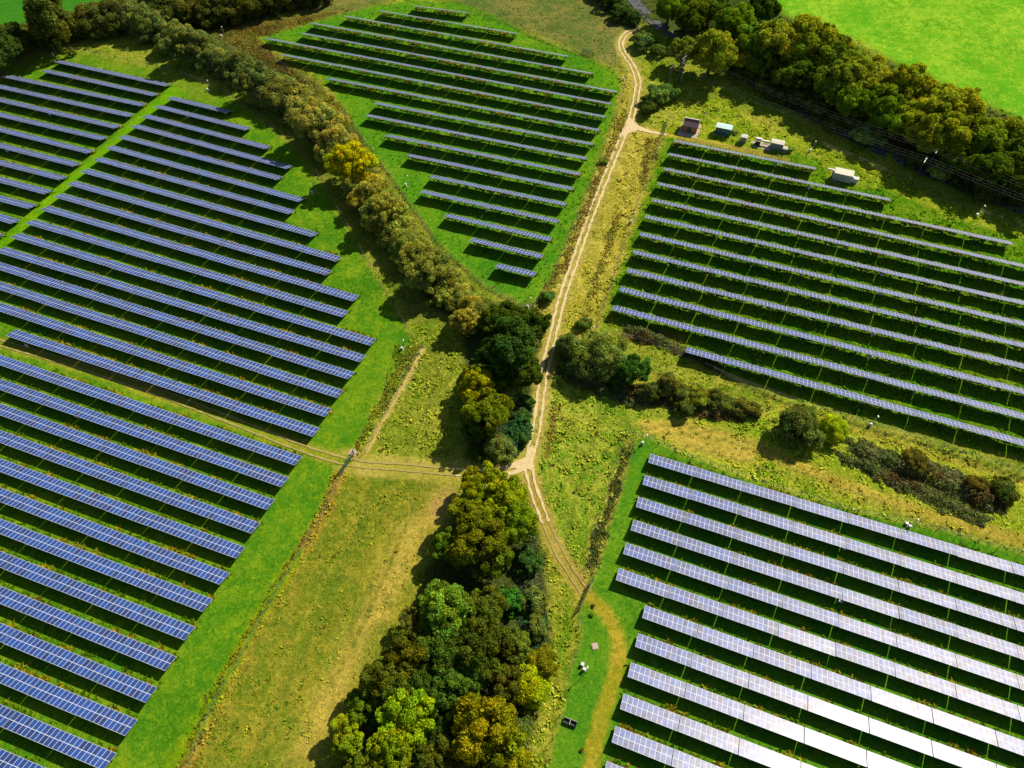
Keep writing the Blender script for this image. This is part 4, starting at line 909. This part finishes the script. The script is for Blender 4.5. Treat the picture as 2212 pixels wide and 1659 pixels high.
def make_grass():
    rng = np.random.default_rng(11)
    Q, C = [], []
    # rough pasture everywhere the ground is rough
    n = 420000
    P = np.stack([rng.uniform(-290, 290, n), rng.uniform(8, 330, n)], 1)
    P = P[in_view(P)]
    d = np.hypot(P[:, 0], P[:, 1]); P = P[rng.random(len(P)) < np.clip(1.25 - d / 330, .25, 1)]
    A, B, K = zone_at(P)
    clump = fbm(P[:, 0] / 2.2, P[:, 1] / 2.2, 33, 2)
    k = rng.random(len(P)) < np.clip((K - .32) * 1.2, 0, 1) * np.clip((clump - .30) * 3.2, 0, 1)
    P, A, B, K, clump = P[k], A[k], B[k], K[k], clump[k]
    mixv = np.clip(fbm(P[:, 0] / 6, P[:, 1] / 6, 44) * 2.2 - .55 + rng.normal(0, .25, len(P)), 0, 1)[:, None]
    col = A * (1 - mixv) + B * mixv
    brown = rng.random(len(P)) < 0.06 * K
    col[brown] = np.array([.12, .075, .02])
    q, c = tuft_cloud(P, 0.12 + .34 * K * clump, 0.22 + .26 * clump, col * (1.35, 1.5, 1.2), rng, 4)
    Q.append(q); C.append(c)
    me = quads_mesh("rough_grass", np.concatenate(Q), M_grass, attr=np.concatenate(C))
    tag(link(bpy.data.objects.new("rough_grass", me)), "tussocks of long straw and green grass on the verges", "grass", kind="stuff")
    # uncut grass along the low edge of each row
    Q, C = [], []
    for a, b, f in row_edges:
        L = (b - a).length; m = int(L * (3.4 if f in "BE" else 4.2))
        u = (b - a) / L; nrm = np.array([-u.y, u.x])
        t = rng.uniform(0, L, m)
        off = np.abs(rng.normal(0.25, .45, m)) - (.25 if f in "AB" else .35)
        P = np.array([a.x, a.y]) + np.outer(t, [u.x, u.y]) + np.outer(off, nrm)
        ok = in_view(P); P, t = P[ok], t[ok]
        if len(P) == 0: continue
        k = fbm(P[:, 0] / 3.5, P[:, 1] / 3.5, 55, 2)
        keep = rng.random(len(P)) < np.clip((k - (.22 if f in "AB" else .2)) * 2.6, 0, 1); P, k = P[keep], k[keep]
        base = np.where((k > .60)[:, None], np.array([.30, .27, .015]), np.array([.11, .22, .006]))
        dock = rng.random(len(P)) < {"A": .004, "B": .006, "C": .05, "D": .07, "E": .025}[f] * np.where(k > .55, 2, .3)
        base[dock] = np.array([.17, .105, .02])
        hh = np.where(dock, .62, .34 + .22 * k)
        q, c = tuft_cloud(P, hh, np.full(len(P), .36), base, rng, 4); Q.append(q); C.append(c)
    me = quads_mesh("row_grass", np.concatenate(Q), M_grass, attr=np.concatenate(C))
    tag(link(bpy.data.objects.new("row_grass", me)), "uncut yellow green grass and docks along the low edges of the panel rows", "grass", kind="stuff")


make_grass()


def bramble(name, label, polys, cols, hmax, dens, seed):
    rng = np.random.default_rng(seed); Q, C = [], []
    for poly in polys:
        g = W2(poly); lo, hi = g.min(0), g.max(0); n = int((hi - lo).prod() * dens)
        P = lo + rng.random((n, 2)) * (hi - lo); wob = np.stack([fbm(P[:, 0] / 2, P[:, 1] / 2, 7) - .5, fbm(P[:, 0] / 2, P[:, 1] / 2, 8) - .5], 1) * 3
        ins = inside(P + wob, g); P = P[ins]
        ed = np.clip(seg_dist(P + wob[ins], g, True) / 3.0, 0.12, 1)
        H = hmax * ed * (0.12 + 1.9 * fbm(P[:, 0] / 3.2, P[:, 1] / 3.2, seed, 3) ** 1.7)
        z = H * rng.random(len(P)) ** .4
        nrm = rng.normal(0, .6, (len(P), 3)) + np.array([0, 0, .9]); nrm /= np.linalg.norm(nrm, axis=1)[:, None]
        q = leaf_quads(np.column_stack([P, z]), nrm, rng.uniform(.12, .30, len(P)), rng)
        k = np.clip(fbm(P[:, 0] / 5, P[:, 1] / 5, seed + 3) * 3 - 1, 0, .999); ci = np.array(cols)[(k * len(cols)).astype(int)]
        Q.append(q); C.append(np.hstack([ci * rng.uniform(.6, 1.4, (len(P), 1)), np.ones((len(P), 1))]))
    me = quads_mesh(name, np.concatenate(Q), M_grass, attr=np.concatenate(C))
    tag(link(bpy.data.objects.new(name, me)), label, "undergrowth", kind="stuff")


bramble("bramble_undergrowth", "brown and grey bramble banks between the right fields", [
    [(1330, 830), (1400, 835), (1440, 850), (1420, 880), (1350, 880), (1320, 860)],
    [(1400, 830), (1500, 830), (1600, 865), (1650, 890), (1600, 915), (1500, 900), (1420, 870)],
    [(1815, 945), (1880, 955), (1960, 985), (2060, 1015), (2150, 1050), (2180, 1090), (2150, 1115), (2040, 1070), (1920, 1020), (1830, 975)],
    [(1795, 965), (1850, 985), (1950, 1025), (2050, 1075), (2150, 1125), (2120, 1140), (2000, 1090), (1900, 1040), (1820, 1000)],
    [(1200, 790), (1260, 800), (1330, 840), (1330, 870), (1260, 840), (1200, 810)],
    [(1345, 700), (1400, 705), (1470, 745), (1560, 790), (1570, 810), (1480, 770), (1400, 745), (1350, 725)]],
    [(0.16, 0.11, 0.035), (0.15, 0.15, 0.06), (0.20, 0.20, 0.075), (0.13, 0.17, 0.05)], 2.4, 42, 61)
bramble("ivy_undergrowth", "green scrub on the floor of the woods and hedges", [
    [(1100, 870), (1150, 860), (1150, 930), (1120, 985), (1090, 1000), (1060, 1000), (1080, 930)],
    [(1120, 1180), (1165, 1190), (1180, 1300), (1185, 1400), (1140, 1420), (1110, 1300)],
    [(1085, 1040), (1130, 1050), (1150, 1110), (1165, 1180), (1130, 1180), (1100, 1100)],
    [(1290, -20), (1345, 20), (1380, 60), (1350, 50), (1300, 20)]],
    [(0.055, 0.16, 0.05), (0.07, 0.14, 0.06), (0.12, 0.15, 0.06)], 1.8, 34, 62)
bramble("road_hedge_undergrowth", "shaded scrub under the roadside trees", [
    [(1470, 105), (1540, 140), (1640, 190), (1760, 245), (1900, 310), (2050, 385), (2212, 440), (2300, 470), (2300, 445), (2200, 415), (2060, 365), (1900, 290), (1780, 225), (1650, 165), (1540, 118)],
    [(1450, 30), (1560, 80), (1680, 140), (1820, 220), (1960, 290), (2100, 350), (2250, 410), (2250, 360), (2100, 300), (1950, 240), (1800, 170), (1660, 100), (1540, 50), (1470, 5)]],
    [(0.08, 0.10, 0.02), (0.06, 0.10, 0.03), (0.12, 0.12, 0.03)], 2.4, 12, 63)
bramble('strip_undergrowth', 'dark weedy scrub between the two fences left of the lower right field', [[(1355, 945), (1370, 952), (1322, 1108), (1287, 1230), (1268, 1250), (1272, 1175), (1300, 1105)]], [(0.10, 0.12, 0.03), (0.14, 0.13, 0.03), (0.08, 0.12, 0.03)], 1.3, 26, 65)
bramble('fence_undergrowth', 'rusty and yellow weeds along the fence between left field and hay meadow', [[(738, 1022), (700, 1100), (645, 1190), (560, 1330), (505, 1430), (455, 1515), (385, 1680), (372, 1680), (445, 1510), (497, 1420), (552, 1325), (637, 1186), (690, 1100), (725, 1022)], [(850, 745), (895, 745), (912, 752), (880, 800), (840, 865), (800, 930), (770, 985), (758, 980), (800, 900), (845, 810)]], [(0.24, 0.14, 0.02), (0.32, 0.24, 0.01), (0.12, 0.14, 0.03), (0.16, 0.17, 0.02)], 0.9, 11, 66)
bramble("tussock_scrub", "brown heathery tussocks between hedge and middle field", [
    [(450, 72), (640, 40), (740, 25), (600, 72), (560, 82), (600, 130), (690, 190), (640, 180), (540, 115)],
    [(1325, 460), (1345, 450), (1290, 640), (1262, 700), (1250, 690), (1290, 580)],
    [(1345, 235), (1358, 250), (1300, 390), (1230, 570), (1170, 680), (1155, 660), (1200, 580), (1290, 370)],
    [(1395, 300), (1425, 296), (1420, 330), (1390, 400), (1375, 400)]],
    [(0.19, 0.12, 0.03), (0.22, 0.19, 0.03), (0.13, 0.16, 0.03), (0.30, 0.23, 0.05)], 0.9, 12, 64)

# ------------------------------------------------------------------ fences
def fence(pts, label, step=4.2, h=1.9, wires=4):
    g = [Vector((*p, 0)) for p in W2(pts)]
    root = empty("fence", g[0]); tag(root, label, "fence", "post and wire fences")
    posts = []; acc = 0.0
    for a, b in zip(g, g[1:]):
        L = (b - a).length; t = acc
        while t < L: posts.append(a + (b - a) * (t / L)); t += step
        acc = t - L
    posts.append(g[-1])
    wv = MB()
    for k in range(wires):
        z = 0.35 + k * (h - .45) / (wires - 1)
        wv.tube([p - g[0] + Vector((0, 0, z)) for p in posts], 0.016, 3, False)
    wv.build("wire_strands", M_wire, root)
    pm = None
    for i, p in enumerate(posts[:100]):
        if pm is None:
            mb = MB(); mb.tube([(0, 0, -.3), (0, 0, h), (0, 0, h + .04)], [.065, .06, .02], 6); pm = mb.mesh("post", M_wood)
        o = link(bpy.data.objects.new("post", pm), root); o.location = p - g[0]
    return root


fence([(60, 122), (130, 105), (233, 125), (333, 146), (400, 166), (480, 198), (560, 252), (658, 332), (700, 402), (733, 460), (787, 555), (821, 611), (847, 661), (881, 711), (893, 738), (912, 748)], "long wire fence between the left solar field and the diagonal hedge")
fence([(912, 750), (885, 800), (850, 868), (815, 930), (787, 985), (763, 992)], "short wire fence from the hedge corner down to the green meshed gate")
fence([(742, 1020), (703, 1106), (650, 1193), (567, 1333), (520, 1426), (467, 1513), (402, 1670)], "wire fence between the left solar field and the hay meadow")
fence([(560, 110), (680, 187), (737, 230), (774, 290), (811, 340), (871, 423), (934, 513), (980, 563), (1037, 613), (1127, 663), (1150, 668)], "wire fence along the hedge side of the middle solar field")
fence([(905, -10), (994, 2), (1070, 30), (1160, 80), (1257, 117), (1337, 153), (1354, 172)], "wire fence along the top of the middle solar field")
fence([(1354, 175), (1335, 240), (1296, 350), (1265, 430), (1222, 530), (1190, 605), (1150, 668)], "wire fence between the middle solar field and the straight track")
fence([(1432, 292), (1400, 380), (1367, 470), (1335, 570), (1305, 660), (1285, 722), (1340, 725), (1440, 755), (1581, 820)], "wire fence round the track side of the right solar field")
fence([(1581, 820), (1688, 860), (1775, 886), (1855, 913), (1968, 943), (2055, 973), (2141, 1000), (2240, 1034)], "wire fence below the right solar field above the straw strip")
fence([(1352, 936), (1377, 937), (1475, 983), (1591, 1026), (1708, 1063), (1825, 1101), (1948, 1126), (2041, 1150), (2240, 1208)], "wire fence along the top of the lower right solar field")
fence([(1350, 938), (1302, 1100), (1272, 1172), (1264, 1250)], "wire fence on the track side of the weedy strip left of the lower right field", 3.5)
fence([(1372, 952), (1327, 1106), (1290, 1235), (1281, 1252)], "wire fence on the panel side of the weedy strip left of the lower right field", 3.5)
fence([(1250, 1322), (1247, 1338), (1259, 1378), (1237, 1426), (1214, 1533), (1194, 1600), (1172, 1680)], "wire fence between the bottom wood verge and the lower right field")
fence([(1765, 312), (1860, 352), (1960, 397), (2060, 442), (2140, 472), (2240, 508)], "wire fence along the shaded top edge of the right solar field")


# ------------------------------------------------------------------ gates
def gate(p0, p1, label, h=2.0):
    a, b = at(*p0), at(*p1); L = (b - a).length
    root = empty("gate", a, math.atan2((b - a).y, (b - a).x)); tag(root, label, "gate", "green mesh gates")
    for k in range(2):
        x0 = k * L / 2 + .08; x1 = (k + 1) * L / 2 - .06
        f = MB()
        for z in (.15, h): f.box(x0, x1, -.035, .035, z - .05, z + .05)
        for x in (x0, x1): f.box(x - .045, x + .045, -.04, .04, .10, h + .05)
        lf = f.build("gate_leaf", M_green, root)
        ms = MB(); n = int((x1 - x0) / .14)
        for i in range(1, n): ms.box(x0 + i * (x1 - x0) / n - .012, x0 + i * (x1 - x0) / n + .012, -.012, .012, .15, h)
        for z in (.6, 1.1, 1.6): ms.box(x0, x1, -.03, .03, z - .03, z + .03)
        ms.build("mesh_infill", M_green, lf)
    for x in (0, L):
        mb = MB(); mb.box(x - .09, x + .09, -.09, .09, -.2, h + .3); mb.build("gate_post", M_white if "trough" in label else M_green, root)
    return root


g1 = gate((765, 982), (738, 1024), "green meshed double gate across the grass track with yellow signs")
for k, x in enumerate((2.3, 3.0)):
    mb = MB(); mb.box(x, x + .45, -.075, -.045, 1.0, 1.4); mb.build("warning_sign", M_yellow, g1)
gate((1279, 1258), (1252, 1318), "green meshed gate at the lower end of the track beside the lower right field")
gate((1442, 262), (1434, 290), "green meshed gate at the shed compound beside the track triangle")
gate((1366, 52), (1378, 72), "pale narrow gate where the track meets the road")
gate((1258, 113), (1282, 121), "wide low gate in the fence at the top right of the middle field", 1.4)


# ------------------------------------------------------------------ cameras on poles, cabinets, inverter boxes
def cctv(px, py, label, h=3.2):
    p = at(px, py); root = empty("camera_pole", p); tag(root, label, "camera pole", "security camera poles")
    MB().tube([(0, 0, -.1), (0, 0, h)], .055, 8).build("pole", M_palegrey, root)
    hd = MB(); hd.box(-.10, .10, -.22, .22, h - .02, h + .16); hd.box(-.12, .12, -.28, .25, h + .16, h + .20); hd.build("camera_head", M_white, root)
    return root


def cabinet(px, py, label, w=.5, d=.4, h=.9, mat=None, rz=ROWAZ, group="small white field cabinets"):
    p = at(px, py); root = empty("field_cabinet", p, rz); tag(root, label, "cabinet", group)
    mb = MB(); mb.box(-w / 2, w / 2, -d / 2, d / 2, 0.08, h); mb.build("case", mat or M_white, root)
    mb = MB(); mb.box(-w / 2 - .06, w / 2 + .06, -d / 2 - .06, d / 2 + .06, h, h + .07); mb.build("lid", M_white, root)
    mb = MB(); mb.box(-w / 2 + .05, w / 2 - .05, -d / 2 - .03, -d / 2 - .003, .18, h - .06); mb.build("door", M_palegrey, root)
    mb = MB(); mb.box(-w / 2 - .1, w / 2 + .1, -d / 2 - .1, d / 2 + .1, -.1, .08); mb.build("plinth", M_concrete, root)
    return root


SEC = [(119, 117, "at the top left corner of the left field"), (452, 193, "in the hedge shadow at the top of the left field"), (482, 77, "on the brown tussocks above the middle field"), (872, 752, "at the right corner of the left field"), (1391, 956, "at the top left corner of the lower right field"), (1966, 1136, "on the green strip above the lower right field"), (1882, 916, "on the straw strip below the right field"), (1349, 170, "at the top right corner of the middle field"), (880, 399, "on the hedge side of the middle field"), (1366, 478, "on the track side of the right field"), (1143, 662, "at the lower tip of the middle field"), (2112, 464, "in the shade at the top of the right field"), (1752, 325, "between the sheds and the beige container"), (1278, 724, "beside the round willow at the lower corner of the right field"), (678, 416, "at the right edge of the left field beside the golden oak")]
for x, y, w in SEC:
    cctv(x + 3, y - 1, f"white security camera pole {w}")
    cabinet(x - 3, y + 3, f"white cabinet {w}")
cctv(1266, 1452, "tall white camera pole on the lawn by the bottom right track", 4.0)
cabinet(1262, 1447, "white cabinet at the foot of the tall camera pole on the bottom lawn")
cabinet(1258, 1436, "smaller white box just left of the tall camera pole on the bottom lawn", .5, .5, .7)
cabinet(1957, 1132, "small white box left of the camera pole on the green strip", .5, .5, .6)
INV = [(107, 247, "in the far left block, fifth row"), (15, 326, "in the far left block, eighth row"), (405, 252, "under the second row of the left field"), (463, 352, "under the fifth row of the left field"), (467, 450, "under the seventh row of the left field"), (416, 508, "under the tenth row of the left field"), (362, 569, "under the twelfth row of the left field"), (304, 634, "under the fourteenth row of the left field"), (243, 703, "three rows above the grass track"), (247, 801, "in the shade just above the grass track"), (163, 899, "two rows below the grass track"), (58, 747, "at the left end of the row above the grass track"), (976, 78, "under the third row of the middle field"), (943, 128, "under the fifth row of the middle field"), (927, 154, "under the sixth row of the middle field"), (1019, 233, "under the eighth row of the middle field"), (984, 293, "under the tenth row of the middle field"), (1052, 454, "under the fourth row from the bottom of the middle field"), (1677, 356, "under the first row of the right field"), (1749, 405, "under the second row of the right field"), (1915, 514, "under the fourth row of the right field"), (1905, 593, "under the sixth row of the right field"), (1900, 634, "under the seventh row of the right field"), (1887, 722, "under the ninth row of the right field"), (1880, 771, "under the tenth row of the right field"), (1866, 869, "under the lowest row of the right field"), (1825, 1185, "under the second row of the lower right field"), (1815, 1299, "under the fourth row of the lower right field")]
for x, y, w in INV:
    p = at(x, y, 0.75); root = empty("inverter_box", (p.x, p.y, 0), ROWAZ); tag(root, f"small white inverter box {w}", "inverter", "inverter boxes behind the panel rows")
    mb = MB(); mb.box(-.42, .42, -.14, .14, .42, 1.15); mb.build("case", M_white, root)
    mb = MB(); mb.box(-.38, .38, .142, .17, .45, 1.1); mb.box(-.5, .5, -.2, .2, 1.15, 1.19); mb.build("sunshade", M_white, root)
    mb = MB(); mb.box(-.35, -.28, -.05, .05, -.1, .42); mb.box(.28, .35, -.05, .05, -.1, .42); mb.build("stand", M_steel, root)


def slab(px, py, label, w=1.25, rz=0.2, m=None):
    o = MB().box(-w / 2, w / 2, -w / 2, w / 2, -.1, .12).box(-w * .38, w * .38, -w * .38, w * .38, .12, .16).build("manhole_slab", m or M_concrete)
    o.location = at(px, py); o.rotation_euler = (0, 0, rz); tag(o, label, "slab", "concrete manhole slabs")


slab(1285, 1396, "pink concrete slab on the lawn beside the curved tan band")
slab(762, 978, "pink concrete slab beside the upper post of the double gate", 1.6, -.35)
p = at(1231, 1561); root = empty("water_trough", p, ROWAZ); tag(root, "black water trough with pale rim near the bottom of the lawn", "trough")
mb = MB(); mb.box(-1.3, 1.3, -.5, .5, 0, .12); mb.box(-1.3, 1.3, -.5, -.42, .12, .55); mb.box(-1.3, 1.3, .42, .5, .12, .55); mb.box(-1.3, -1.22, -.42, .42, .12, .55); mb.box(1.22, 1.3, -.42, .42, .12, .55); mb.build("basin", M_black, root)
mb = MB(); mb.box(-1.34, 1.34, .50, .56, .42, .58); mb.box(-.05, .05, -.42, .42, .5, .56); mb.build("rim", M_palegrey, root)
mb = MB(); mb.tube([(0, 0, -.2), (0, 0, 1.1), (.05, .05, 1.25)], [.09, .09, .03], 7); o = mb.build("marker_post", M_white); o.location = at(911, 996); tag(o, "white marker post beside the grass track near the wood shadow", "post")
# debris and straw bale shapes on lawns
for x, y, lab in ((1277, 1330, "brown dock clump on the lawn beside the top of the tan band"), (1282, 1308, "small dark dock clump below the lower track gate"), (1256, 1620, "dark dock clump near the bottom end of the tan band")):
    tree("dock_clump", x, y, 5, "bush", BROWN, lab, "weed", "dock clumps on the lower lawn")

# ------------------------------------------------------------------ sheds along the top of the right field
def frame_at(px, py, dz=0.0): return at(px, py, dz)


# brick substation with a tiled gable roof (ridge along local x)
bx = empty("brick_substation", at(1491, 279), ROWAZ + .02); tag(bx, "small red brick substation with tiled roof and green door", "building")
bw, bd, eh, rh = 4.6, 4.2, 2.5, 3.9
mb = MB(); mb.box(-bw / 2, bw / 2, -bd / 2, bd / 2, -.1, eh)
for s in (-1, 1):
    x = s * (bw / 2)
    mb.face([(x, -bd / 2, eh), (x, bd / 2, eh), (x, 0, rh)] if s > 0 else [(x, bd / 2, eh), (x, -bd / 2, eh), (x, 0, rh)])
mb.build("wall", M_brick, bx)
rf = MB(); o = .28
for s in (-1, 1):
    y0, z0 = s * (bd / 2 + o), eh - o * (rh - eh) / (bd / 2)
    pts = [(-bw / 2 - .2, y0, z0), (bw / 2 + .2, y0, z0), (bw / 2 + .2, 0, rh), (-bw / 2 - .2, 0, rh)]
    up = [Vector(p) + Vector((0, 0, .10)) for p in pts]; dn = [Vector(p) + Vector((0, 0, .01)) for p in pts]
    if s > 0: up.reverse(); dn.reverse()
    rf.face(up); rf.face(dn[::-1])
    for i in range(4): rf.face([dn[i], dn[(i + 1) % 4], up[(i + 1) % 4], up[i]])
ro = rf.build("roof", M_tile, bx)
MB().box(-bw / 2 - .22, bw / 2 + .22, -.22, .22, rh + .03, rh + .17).build("ridge_tiles", M_verge_roof, ro)
vb = MB()
for s in (-1, 1):
    x = s * (bw / 2 + .23)
    for t in (-1, 1): vb.tube([(x, t * (bd / 2 + o), eh - .15), (x, 0, rh + .1)], .07, 4)
vb.build("verge_boards", M_verge_roof, ro)
dr = MB().box(-.85, .45, -bd / 2 - .06, -bd / 2 - .003, 0, 2.15).build("door", M_green, bx)
MB().box(.25, .31, -bd / 2 - .12, -bd / 2 - .06, 1.0, 1.2).build("handle", M_steel, dr)
MB().box(.75, 1.15, -bd / 2 - .04, -bd / 2 - .003, 1.1, 1.75).build("warning_sign", M_yellow, bx)
MB().tube([(-bw / 2 + .15, -bd / 2 - .09, 0), (-bw / 2 + .15, -bd / 2 - .09, eh - .15)], .05, 6).build("drainpipe", M_black, bx)
dp = MB(); dp.box(-3.4, 3.2, -bd / 2 - 2.4, bd / 2 + 1.2, -.1, .10); o = dp.build("paving", M_concrete); o.location = at(1491, 279); o.rotation_euler = (0, 0, ROWAZ); tag(o, "pinkish gravel apron round the brick substation", kind="structure")
sd = empty("satellite_dish", at(1518, 262), ROWAZ + .5); tag(sd, "pale round dish on a pole beside the brick substation", "dish")
MB().tube([(0, 0, 0), (0, 0, 3.3)], .05, 6).build("pole", M_steel, sd)
dm = MB()
for k in range(12):
    a0, a1 = k * math.pi / 6, (k + 1) * math.pi / 6
    for r0, r1, z0, z1 in ((0.02, .3, 0, .05), (.3, .55, .05, .16)):
        f = [(r0 * math.cos(a0), -.08 - z0, 3.3 + r0 * math.sin(a0)), (r1 * math.cos(a0), -.08 - z1, 3.3 + r1 * math.sin(a0)), (r1 * math.cos(a1), -.08 - z1, 3.3 + r1 * math.sin(a1)), (r0 * math.cos(a1), -.08 - z0, 3.3 + r0 * math.sin(a1))]
        dm.face(f)
        dm.face([Vector(p) + Vector((0, .02, 0)) for p in f][::-1])
dm.build("reflector", M_palegrey, sd)
cctv(1476, 258, "white camera pole just left of the brick substation")


def kiosk(px, py, w, d, h, wall, roof, label, cat, name, rz=ROWAZ, over=.12, doors=2, base=True):
    root = empty(name, at(px, py), rz); tag(root, label, cat)
    MB().box(-w / 2, w / 2, -d / 2, d / 2, .12, h).build("body", wall, root)
    r = MB()
    r.box(-w / 2 - over, w / 2 + over, -d / 2 - over, d / 2 + over, h, h + .09)
    r.face([(-w / 2 - over, -d / 2 - over, h + .093), (w / 2 + over, -d / 2 - over, h + .093), (w / 2 + over, 0, h + .28), (-w / 2 - over, 0, h + .28)])
    r.face([(-w / 2 - over, 0, h + .28), (w / 2 + over, 0, h + .28), (w / 2 + over, d / 2 + over, h + .093), (-w / 2 - over, d / 2 + over, h + .093)])
    for s in (-1, 1):
        x = s * (w / 2 + over); r.face([(x, -d / 2 - over, h + .093), (x, d / 2 + over, h + .093), (x, 0, h + .28)][::s])
    r.build("roof", roof, root)
    for k in range(doors):
        x0 = -w / 2 + .12 + k * (w - .24) / doors; x1 = x0 + (w - .24) / doors - .06
        dd = MB().box(x0, x1, -d / 2 - .045, -d / 2 - .003, .2, h - .15).build("door", wall, root)
        MB().box((x0 + x1) / 2 - .12, (x0 + x1) / 2 + .12, -d / 2 - .07, -d / 2 - .045, h * .62, h * .74).build("label_plate", M_white, dd)
    if base: MB().box(-w / 2 - .1, w / 2 + .1, -d / 2 - .1, d / 2 + .1, -.1, .12).build("plinth", M_concrete, root)
    return root


kiosk(1561, 288, 5.0, 2.6, 2.7, M_teal, M_paleteal, "dark teal steel kiosk with pale green roof", "kiosk", "kiosk", doors=3)
kiosk(1605, 306, 1.9, 1.7, 2.1, M_grey, M_palegrey, "small grey green cabinet between teal kiosk and transformer", "cabinet", "switch_cabinet")
tf = empty("transformer", at(1636, 312), ROWAZ); tag(tf, "open transformer with cooling fins and pale cable trunking", "transformer")
MB().box(-.8, .8, -.7, .7, .2, 1.7).build("tank", M_grey, tf)
fn = MB()
for k in range(9): fn.box(-.78 + k * .19, -.72 + k * .19, -1.1, -.703, .4, 1.5)
fn.build("cooling_fins", M_black, tf)
MB().box(-1.0, .9, .1, .9, 1.72, 2.1).build("top_cover", M_white, tf)
MB().box(.92, 3.7, .25, .85, 1.3, 1.65).build("cable_trunking", M_white, tf)
MB().box(-2.2, 4.6, -2.0, 1.5, -.1, .09).build("plinth", M_concrete, tf)
kiosk(1676, 320, 4.0, 2.2, 2.4, M_grey, M_cream, "grey green switchgear cabinet with cream roof beside the transformer", "cabinet", "switchgear_cabinet", doors=3)
kiosk(1694, 327, 1.3, 1.3, 1.3, M_grey, M_cream, "small cream topped cabinet at the right end of the switchgear", "cabinet", "meter_cabinet", doors=1)
# beige container
cb = empty("container", at(1817, 388), ROWAZ - .02); tag(cb, "beige ribbed steel container with white ducts by the right field", "container")
cw, cd, ch = 5.6, 3.0, 2.9
MB().box(-cw / 2, cw / 2, -cd / 2, cd / 2, .35, ch).build("body", M_cream, cb)
rb = MB()
for k in range(28):
    x = -cw / 2 + .1 + k * (cw - .2) / 27; rb.box(x - .03, x + .03, -cd / 2 - .03, -cd / 2 - .002, .4, ch - .05)
rb.build("ribs", M_cream, cb)
rr = MB().box(-cw / 2 - .06, cw / 2 + .06, -cd / 2 - .06, cd / 2 + .06, ch, ch + .12)
for k in range(14):
    x = -cw / 2 + .2 + k * (cw - .4) / 13; rr.box(x - .05, x + .05, -cd / 2, cd / 2, ch + .12, ch + .16)
rr.build("roof", M_cream, cb)
MB().box(-cw / 2 + .1, cw / 2 - .1, -cd / 2 + .1, cd / 2 - .1, -.1, .35).build("skid", M_black, cb)
MB().box(-cw / 2 + .3, -cw / 2 + 1.3, -cd / 2 - .55, -cd / 2 - .06, .1, .7).build("air_conditioner", M_grey, cb)
MB().box(-cw / 2 - .55, -cw / 2 - .05, -.2, .9, 1.0, 2.7).box(-cw / 2 - 2.2, -cw / 2 - .55, .5, .9, 2.2, 2.55).build("duct", M_white, cb)
fan = MB(); fan.box(cw / 2 + .003, cw / 2 + .45, -.35, .55, .9, 1.8); fan.build("vent_box", M_palegrey, cb)
tor = MB(); cc = Vector((cw / 2 + 1.0, .2, 1.4)); tor.tube([cc + Vector((.42 * math.cos(a), .0 + .3 * math.sin(a), .28 * math.sin(a))) for a in [k * math.pi / 6 for k in range(13)]], .14, 6); tor.build("flexible_hose", M_black, cb)
kiosk(1846, 394, 1.3, 1.2, 1.6, M_white, M_white, "white box cabinet right of the beige container", "cabinet", "white_cabinet", doors=1)

# ------------------------------------------------------------------ power line
def pole_frame(base, h, span, rz, label, dark, twin, gear=False):
    root = empty("utility_pole", base, rz); tag(root, label, "utility pole", "utility poles of the overhead line")
    pm = M_darkpole if dark else M_wood
    for s in ((-1, 1) if twin else (0,)):
        MB().tube([(0, s * .75, -.5), (0, s * .7, h)], [.17, .12], 8).build("pole", pm, root)
    MB().box(-.1, .1, -span, span, h - .15, h + .05).build("crossarm", M_steel if not twin or dark else M_wood, root)
    for s in (-1, 0, 1):
        MB().tube([(0, s * span * .9, h + .05), (0, s * span * .9, h + .22), (0, s * span * .9, h + .40)], [.05, .10, .04], 7).build("insulator", M_ceramic, root)
    if gear:
        MB().box(-.5, .5, -.55, .55, h - 3.2, h - 1.9).build("transformer_can", M_grey, root)
        MB().box(-.2, .2, -.7, .7, h - 1.3, h - 1.1).build("platform", M_steel, root)
        MB().tube([(.28, .3, 0), (.28, .3, h - 3.2)], .10, 6).build("cable_duct", M_palegrey, root)
    return root


def pole_from_top(px, py, h):
    p = at(px, py, h); return Vector((p.x, p.y, 0))


LZ = 9.5
top = pole_from_top(1479, 124, LZ); low = pole_from_top(1452, 144, LZ)
ft = pole_from_top(2024, 326, LZ); fl = pole_from_top(1999, 346, LZ)
azT = math.atan2((ft - top).y, (ft - top).x); azL = math.atan2((fl - low).y, (fl - low).x)
pole_frame(top, LZ, 1.6, azT, "dark utility pole frame carrying a transformer near the track bend", True, True, True)
pole_frame(low, LZ, 1.5, azL, "pale twin pole frame left of the transformer pole", False, True)
pole_frame(ft, LZ, 1.4, azT, "slim utility pole with white insulators close under the roadside oaks", True, False)
pole_frame(fl, LZ, 1.4, azL, "dark utility pole casting a long shadow onto the right field", True, False)


def wire(a, b, sag, label):
    pts = [a.lerp(b, t / 14) - Vector((0, 0, sag * 4 * (t / 14) * (1 - t / 14))) for t in range(15)]
    o = MB().tube(pts, .011, 4).build("overhead_wire", M_wire); tag(o, label, "wire", "overhead wires")


for nm, A_, B_, az in (("upper", top, ft, azT), ("lower", low, fl, azL)):
    d = (B_ - A_).normalized(); sd_ = Vector((-d.y, d.x, 0))
    for s, w in ((-1, "nearest the panels"), (0, "in the middle"), (1, "nearest the oaks")):
        o1 = sd_ * (s * 1.35) + Vector((0, 0, LZ + .4))
        wire(A_ + o1, B_ + o1, 1.2, f"overhead wire of the {nm} line between its poles, strand {w}")
        wire(B_ + o1, B_ + d * 110 + o1, 1.2, f"overhead wire of the {nm} line running off to the right, strand {w}")
        wire(A_ + o1, A_ - d * 90 + o1, 1.0, f"overhead wire of the {nm} line running off to the left, strand {w}")
